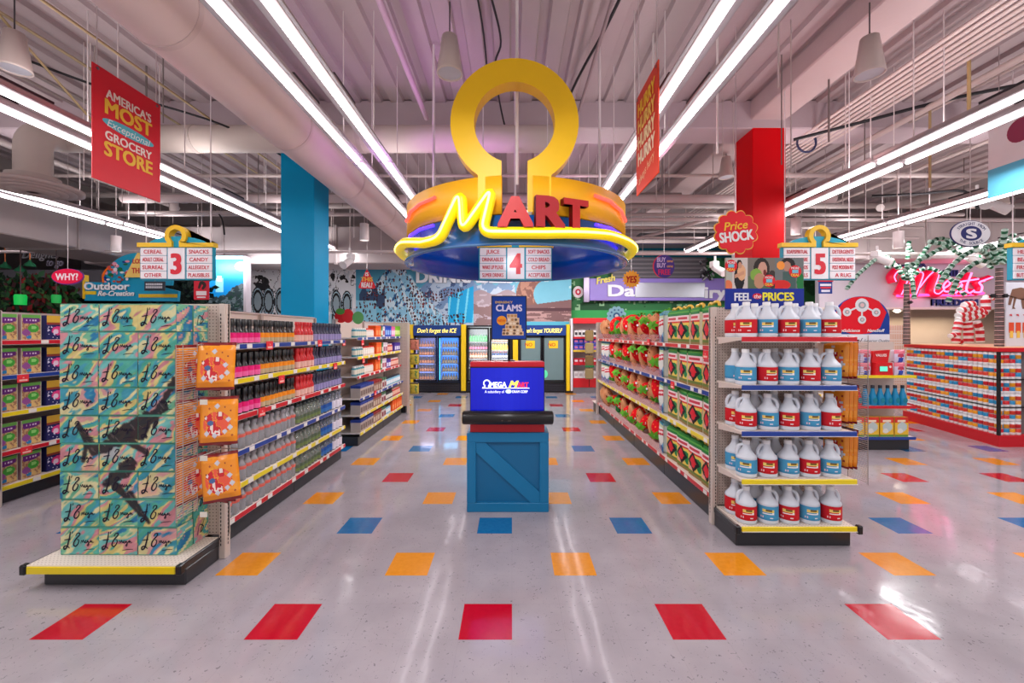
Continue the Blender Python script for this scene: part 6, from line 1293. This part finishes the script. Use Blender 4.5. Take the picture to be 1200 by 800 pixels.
for r in range(12):
    z = .172+.104*r+(.012 if r >= 4 else 0)+(.012 if r >= 8 else 0)
    up = r % 2 == 0                    # lower row of a pair has its colour at the top, the upper one upside down
    for i in range(nside):
        s = (i+.5)*Ls/nside; p = A+dv.normalized()*s+Vector((.045, -.0)); ci = ((i//2)+(r % 2)*2+(i % 2)*(r % 2)+r//4) % 4
        o = TN[ci].put(f"{['red', 'blue', 'amber', 'scarlet'][ci]} white can {i+1} from the corner, {SROW[r]} row, long face", 'can', (p.x, p.y, z), 0, 'cans walling the counter')
        if not up: o.rotation_euler.x = PI; o.location.z = z+.1
    for i in range(4):
        ci = (i+(r % 3)+(r//2)) % 4
        o = TN[ci].put(f"{['red', 'blue', 'amber', 'scarlet'][ci]} white can {i+1} from the corner, {SROW[r]} row, front face", 'can', (A.x+.07+.0905*i, A.y+.05, z), 0, 'cans walling the counter')
        if not up: o.rotation_euler.x = PI; o.location.z = z+.1
# ------------------------------------------------------------------ tin palms
def can_ring(b, p, d, r_, L, c1, c2):
    d = d.normalized(); a = p; e = p+d*L
    b.tube([a, a+d*L*.12, a+d*L*.88, e], [r_*.9, r_, r_, r_*.9], c1, 8); b.tube([a+d*L*.24, a+d*L*.76], r_*1.03, c2, 8, cap=False)
def palm(label, base_, top, fr, L):
    t = thing('tin_palm', label, 'palm', base_); b = MB(); h = top-base_.z; n = int(h/.036)
    for j in range(n):
        z = j*.036; rr = .055-.012*j/n; b.lathe([(rr, 0, (190, 150, 146) if j % 2 else (120, 96, 92)), (rr*1.05, .018, (70, 56, 58)), (rr, .034)], 10, (90, 74, 74), (0, 0, z))
    b.build('trunk', 'plastic', t)
    for (dx_, dy_, up, dr) in fr:
        pts = catmull([(0, 0, h), (dx_*.35, dy_*.35, h+up), (dx_*.75, dy_*.75, h+up*.8-dr*.3), (dx_, dy_, h+up-dr)], 12); b = MB(); acc = 0; last = pts[0]; kk_ = 0
        for p, p2 in zip(pts, pts[1:]):
            acc += (p2-p).length
            if acc >= .085: can_ring(b, p, p2-p, .036, .082, (176, 206, 192), (24, 96, 62) if kk_ % 2 else (16, 74, 50)); kk_ += 1; acc = 0
        b.build('frond', 'plastic', t)
    return t
b1 = P(1062.5, 404, 8.0); b1.z = 1.52
palm('thin tin palm with green can fronds at the far end of the counter', b1, P(0, 331, 8.0).z, [(-1.35, -.2, .5, .65), (-.35, -.5, .2, .5), (.2, .1, .75, .1), (1.1, -.3, .75, .3), (1.6, -.1, .85, .6), (-.2, .3, .35, -.25), (.55, -.5, .25, .5)], 1)
b2 = P(1171, 410, 6.5); b2.z = 1.52
palm('thick trunk tin palm with green can fronds at the counter corner', b2, P(0, 312, 6.5).z, [(-1.1, -.1, .25, .62), (-1.25, .3, .42, .45), (-.7, -.3, .3, .1), (-.4, -.4, .35, -.1), (.3, -.2, .45, .1), (.7, .2, .4, .3), (-.5, .3, .1, .65), (-.95, .2, .55, .1), (.9, -.2, .3, .5)], 1)
# black clamps on the trunks
for x, y, Yd, lb in ((1066.5, 354, 7.95, 'black clamp on the far tin palm trunk'), (1164, 346.5, 6.45, 'black clamp on the corner tin palm, counter side'), (1178, 346.5, 6.45, 'black clamp on the corner tin palm, outer side')):
    t = thing('clamp', lb, 'clamp', P(x, y, Yd)); MB().lathe([(.028, -.03), (.035, 0), (.028, .03)], 10, (24, 24, 28)).build('clamp_body', 'plastic', t); MB().box((-.05, -.012, -.012), (.05, .012, .012), (30, 30, 34)).build('pin', 'metal', t)
# red and white can figure standing on the counter
Yf_ = 7.4; kf = Yf_/F; fp = P(1137, 403, Yf_); t = thing('can_figure', 'red and white can sculpture of a pointing figure on the counter', 'sculpture', (fp.x, fp.y, 1.522))
dz0 = 1.522; lp = lambda x, y, d=0: Vector(((x-1137)*kf, d, CH-(y-390)*kf-dz0))
def limb(b, pts, r_, st=.115):
    pts = [lp(*p) for p in pts]
    for a, e in zip(pts, pts[1:]):
        n = max(1, round((e-a).length/st)); d = (e-a)/n
        for j in range(n): can_ring(b, a+d*j, d, r_*.8, d.length*.97, (238, 234, 234), (206, 34, 48))
for nm, pts, r_ in (('leg', [(1120, 401.5), (1121, 388), (1124, 376)], .075), ('leg', [(1135, 401.5), (1135, 388), (1133, 376)], .085), ('leg', [(1149, 401), (1148, 385), (1144, 376, .0)], .07)):
    b = MB(); limb(b, pts, r_); b.build(nm, 'plastic', t)
b = MB(); limb(b, [(1122, 375), (1152, 369)], .075); limb(b, [(1122, 370), (1150, 364)], .08); limb(b, [(1124, 364), (1144, 361)], .08); limb(b, [(1129, 358), (1141, 356)], .08); b.build('torso', 'plastic', t)
b = MB(); limb(b, [(1148, 368), (1155, 365), (1155, 349)], .08); b.build('neck', 'plastic', t); b = MB(); limb(b, [(1154, 348), (1166, 349)], .06); b.build('head', 'plastic', t)
b = MB(); limb(b, [(1113, 394), (1119, 392)], .06); limb(b, [(1122, 398), (1128, 402)], .05); b.build('foot', 'plastic', t)
# glass case with cans on the counter, panel with a running animal
t = thing('animal_display', 'grey panel with brown walking animal print at the photo border', 'panel', P(1192, 408, 6.6)); kp_ = 6.6/F; zb = 1.522-t.location.z
t.location.z = 1.522; H_ = (408-333)*kp_
MB().box((-13*kp_, 0, 0), (40*kp_, .02, H_), (206, 206, 216), .004).build('board', 'card', t)
u_ = lambda x, y: ((x-1192)*kp_, (408-y)*kp_)
b = MB(); BR_ = (120, 86, 70)
for poly in ([(1183, 350), (1186, 341), (1196, 339), (1208, 342), (1210, 352), (1200, 354), (1190, 352)], [(1183, 348), (1187, 350), (1184, 360), (1181, 359)], [(1188, 350), (1191, 351), (1188, 362), (1190, 364), (1186, 364)], [(1196, 352), (1200, 352), (1202, 364), (1198, 364)]): b.flat([u_(*p) for p in poly][::-1], -.004, BR_)
for j in range(3):
    x0 = 1182+8*j; b.flat([u_(x0, 392), u_(x0+6, 392), u_(x0+6, 380), u_(x0, 380)], -.004, (214, 80, 50)).flat([u_(x0+1, 398), u_(x0+5, 398), u_(x0+5, 390), u_(x0+1, 390)], -.005, (230, 190, 90)).flat([u_(x0, 371), u_(x0+4, 373), u_(x0+3, 370)], -.005, (200, 50, 60))
b.build('print', 'card', t)
# ================================================================== garden display and signs beyond the cereal
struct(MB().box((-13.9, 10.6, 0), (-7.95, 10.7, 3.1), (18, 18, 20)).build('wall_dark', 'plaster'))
struct(MB().box((-13.9, 10.0, 2.62), (-7.0, 10.15, 3.3), (128, 126, 134), .01).build('wall_fascia', 'plaster'))
t = thing('script_lettering', 'small white script lettering on the grey band over the dark garden', 'lettering', P(47, 300, 9.968)); MB().text('Delights', 0, .06, .22, (216, 214, 222), 0, .01, .35, ext=.03, w=.9).text('to go', .35, -.14, .2, (206, 200, 226), 0, .01, .35, ext=.03, w=.4).build('letter', 'paint', t)
random.seed(21)
def plant(label, x, y, Yd, cols, n, sx, sz):
    t = thing('garden_bush', label, 'bush', (P(x, y, Yd).x, Yd, 0)); b = MB(); zc = P(x, y, Yd).z
    for j in range(n):
        p = Vector((max(-.3, min(.3, random.gauss(0, sx))), random.gauss(0, .1), zc+max(-.4, min(.4, random.gauss(0, sz))))); a = random.uniform(0, 2*PI); d = Vector((math.cos(a), random.uniform(-.4, .4), math.sin(a)))*random.uniform(.08, .2); s = d.cross(Vector((0, 1, 0))).normalized()*d.length*.28
        b.add([p, p+d*.5+s, p+d, p+d*.5-s], [(0, 1, 2, 3)], random.choice(cols))
    b.build('foliage', 'card', t); MB().cyl((0, .05, 0), (0, .05, zc), .03, (60, 50, 40), 6).build('stem', 'card', t)
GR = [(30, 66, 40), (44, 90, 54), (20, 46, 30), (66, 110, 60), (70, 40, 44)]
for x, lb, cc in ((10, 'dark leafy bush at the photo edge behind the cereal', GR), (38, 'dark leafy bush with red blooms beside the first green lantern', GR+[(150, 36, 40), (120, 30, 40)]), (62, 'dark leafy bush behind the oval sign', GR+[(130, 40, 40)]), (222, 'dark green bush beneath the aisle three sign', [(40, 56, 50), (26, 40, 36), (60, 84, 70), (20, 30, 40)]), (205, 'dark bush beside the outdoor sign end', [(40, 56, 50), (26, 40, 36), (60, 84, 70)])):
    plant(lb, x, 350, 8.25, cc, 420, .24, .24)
def lantern(label, x, y, Yd, s, c):
    t = thing('hanging_lantern', label, 'lantern', P(x, y, Yd), 0, 'garden lanterns'); k_ = Yd/F*s
    MB().lathe([(5*k_, -6*k_, c), (5.4*k_, 4*k_, c), (4.6*k_, 6*k_)], 12, c).build('lantern_shade', 'soft_glow', t); MB().cyl((0, 0, 6*k_), (0, 0, 3.3-t.location.z), .008, (90, 60, 60), 6).build('cord', 'plastic', t)
lantern('bright green hanging lantern over the cereal shelves', 24, 351, 7.6, 1, (14, 150, 60)); lantern('small green hanging lantern behind the oval sign', 66, 350, 7.6, .8, (16, 120, 50))
for x, y, lb in ((24, 318, 'green bell shade hanging on a copper stem in the garden'), (35, 312, 'second dim green bell shade in the dark garden'), (6, 314, 'third dim bell shade at the photo edge')):
    t = thing('bell_shade', lb, 'lamp shade', P(x, y, 9), 0, 'garden bell shades'); MB().lathe([(.10, 0), (.085, .05), (.03, .1), (.02, .14)], 14, (50, 130, 90), cap=False).build('shade', 'plastic', t); MB().cyl((0, 0, .14), (0, 0, .5), .012, (196, 110, 70), 6).cyl((0, 0, .5), (0, 0, 5-t.location.z), .004, (60, 50, 46), 5).build('stem', 'metal', t)
# outdoor sign
Yo = 7.2; ko = Yo/F; o_ = lambda x: (x-154)*ko; oz = lambda y: CH-(y-390)*ko
t = thing('outdoor_sign', 'turquoise arched outdoor recreation sign behind the painted box stack', 'sign', ((154-600)*ko, Yo, 0))
MB().prism([(o_(99), oz(352)), (o_(208), oz(353)), (o_(209), oz(341)), (o_(190), oz(336)), (o_(150), oz(332)), (o_(99), oz(330))], 0, .05, (0, 150, 190)).build('board', 'paint', t)
MB().prism([(o_(98), oz(350)), (o_(100), oz(350)), (o_(100), oz(322)), (o_(98), oz(325))], -.02, .06, (236, 190, 30)).build('end_post', 'paint', t)
MB().box((o_(99), -.01, oz(345)), (o_(113), -.001, oz(341)), (232, 196, 40)).box((o_(163), -.01, oz(348.5)), (o_(208), -.001, oz(344.5)), (222, 186, 40)).build('stripe', 'paint', t)
arc = [(o_(119), oz(334)), (o_(200), oz(334))]+[(o_(160+41*math.cos(a)), oz(334)+38*ko*math.sin(a)) for a in np.linspace(0, PI, 24)][1:-1]
MB().prism(arc, .02, .06, (0, 150, 186)).build('arch_board', 'paint', t)
b = MB(); random.seed(8)
for j in range(46):
    x, y = random.uniform(121, 150), random.uniform(306, 332)
    if (x-160)**2+(y-334)**2*1.1 > 39**2: continue
    b.disc(o_(x), oz(y), random.uniform(1, 3.4)*ko, random.uniform(1, 2.6)*ko, .012-.0003*j, random.choice(((20, 60, 140), (226, 226, 230), (206, 80, 60), (150, 60, 40), (226, 150, 170), (30, 110, 60), (60, 150, 190))), 9)
b.stroke([(o_(121), oz(332)), (o_(121), oz(322)), (o_(126), oz(314))], 3*ko, (240, 110, 20), .0); b.build('print', 'card', t)
MB().prism([(o_(147), oz(325)), (o_(170), oz(325)), (o_(178), oz(296)), (o_(162), oz(296.5))], -.02, .0, (244, 206, 110)).build('yellow_panel', 'card', t)
b = MB().text('LOST', o_(164), oz(306), 5.5*ko, (206, 40, 50), -.024, .03, w=14*ko).text('THING', o_(166), oz(317), 6.5*ko, (206, 40, 50), -.024, .03, w=20*ko).text('Outdoor', o_(126), oz(335), 8.5*ko, (244, 244, 248), -.02, .04, w=52*ko, ext=.02).text('Re-Creation', o_(137), oz(343.5), 6*ko, (244, 244, 248), -.02, .03, .3, w=42*ko, ext=.01); b.build('lettering', 'paint', t)
t = thing('notice_board', 'small dark framed notice board under the aisle three sign', 'sign', P(181, 335, 6.9)); kn = 6.9/F; MB().box((-12*kn, 0, -5.5*kn), (12*kn, .02, 5.5*kn), (50, 56, 66), .003).build('frame', 'plastic', t); b = MB()
for j, y in enumerate((2, -1.5)): 
    for i in range(9): b.box(((-10+2.2*i)*kn, -.004, (y-1.2)*kn), ((-8.4+2.2*i)*kn, -.001, (y+1.2)*kn), (206, 206, 212))
b.build('print', 'card', t)
MB().cyl((0, .01, 5*kn), (0, .01, 5-t.location.z), .004, (160, 156, 160), 5).build('hanging_wire', 'metal', t)
# blue lit landscape panel
Yb_ = 8.86; kb = Yb_/F
def sky(u, v):
    x, y = u*80, v*66
    img = base(u, (20, 130, 200)); put(img, np.clip((v-.55)/.45, 0, 1), (70, 190, 236)); put(img, ell(u, v, .97, .82, .1, .08), (240, 246, 250)); tr = 22+10*fbm(x*.12, y*0+3, 5, 3)+7*np.sin(x*.1); put(img, y < tr, (44, 56, 60)); put(img, (y < tr) & (fbm(x*.25, y*.3, 7) > .5), (90, 104, 110)); put(img, (y < tr-6) & (fbm(x*.3, y*.4, 11) > .58), (30, 60, 50)); put(img, (abs(u-.64) < .06) & (y > 24) & (y < 40), (130, 196, 206)); put(img, (abs(u-.64) < .035) & (y > 36) & (y < 43), (190, 206, 170)); return img
t = thing('backlit_landscape', 'glowing blue sky landscape panel behind the aisle three sign', 'light panel', ((246-600)*kb, Yb_, 0)); zz = lambda y: CH-(y-390)*kb
MB().box((-40*kb, .01, zz(366)), (40*kb, .12, zz(299)), (176, 170, 180), .01).build('frame', 'paint', t); MB().paint(-39.5*kb, 39.5*kb, zz(366), zz(300), 120, 100, sky, 0).build('print', 'channel_glow', t)
MB().box((-38*kb, -.02, zz(303.5)), (39*kb, 0, zz(300)), (200, 240, 255)).build('light_strip', 'soft_glow', t); MB().box((40*kb, -.02, .2), (43*kb, .15, zz(300)), (206, 196, 204)).build('side_post', 'paint', t)
t = thing('mountain_poster', 'small hanging blue mountain poster under the grey box duct', 'poster', P(276, 292, 9.2)); MB().box((-.28, 0, -.1), (.28, .02, .1), (24, 96, 170), .003).build('board', 'card', t); MB().flat([(-.26, -.08), (.26, -.08), (.1, .04), (0, -.02), (-.1, .06)], -.003, (160, 196, 226)).build('print', 'card', t); MB().cyl((0, .01, .1), (0, .01, .5), .004, (160, 156, 160), 5).build('hanging_wire', 'metal', t)
print('OBJECTS', len(bpy.data.objects), 'LONG/DUP checked')
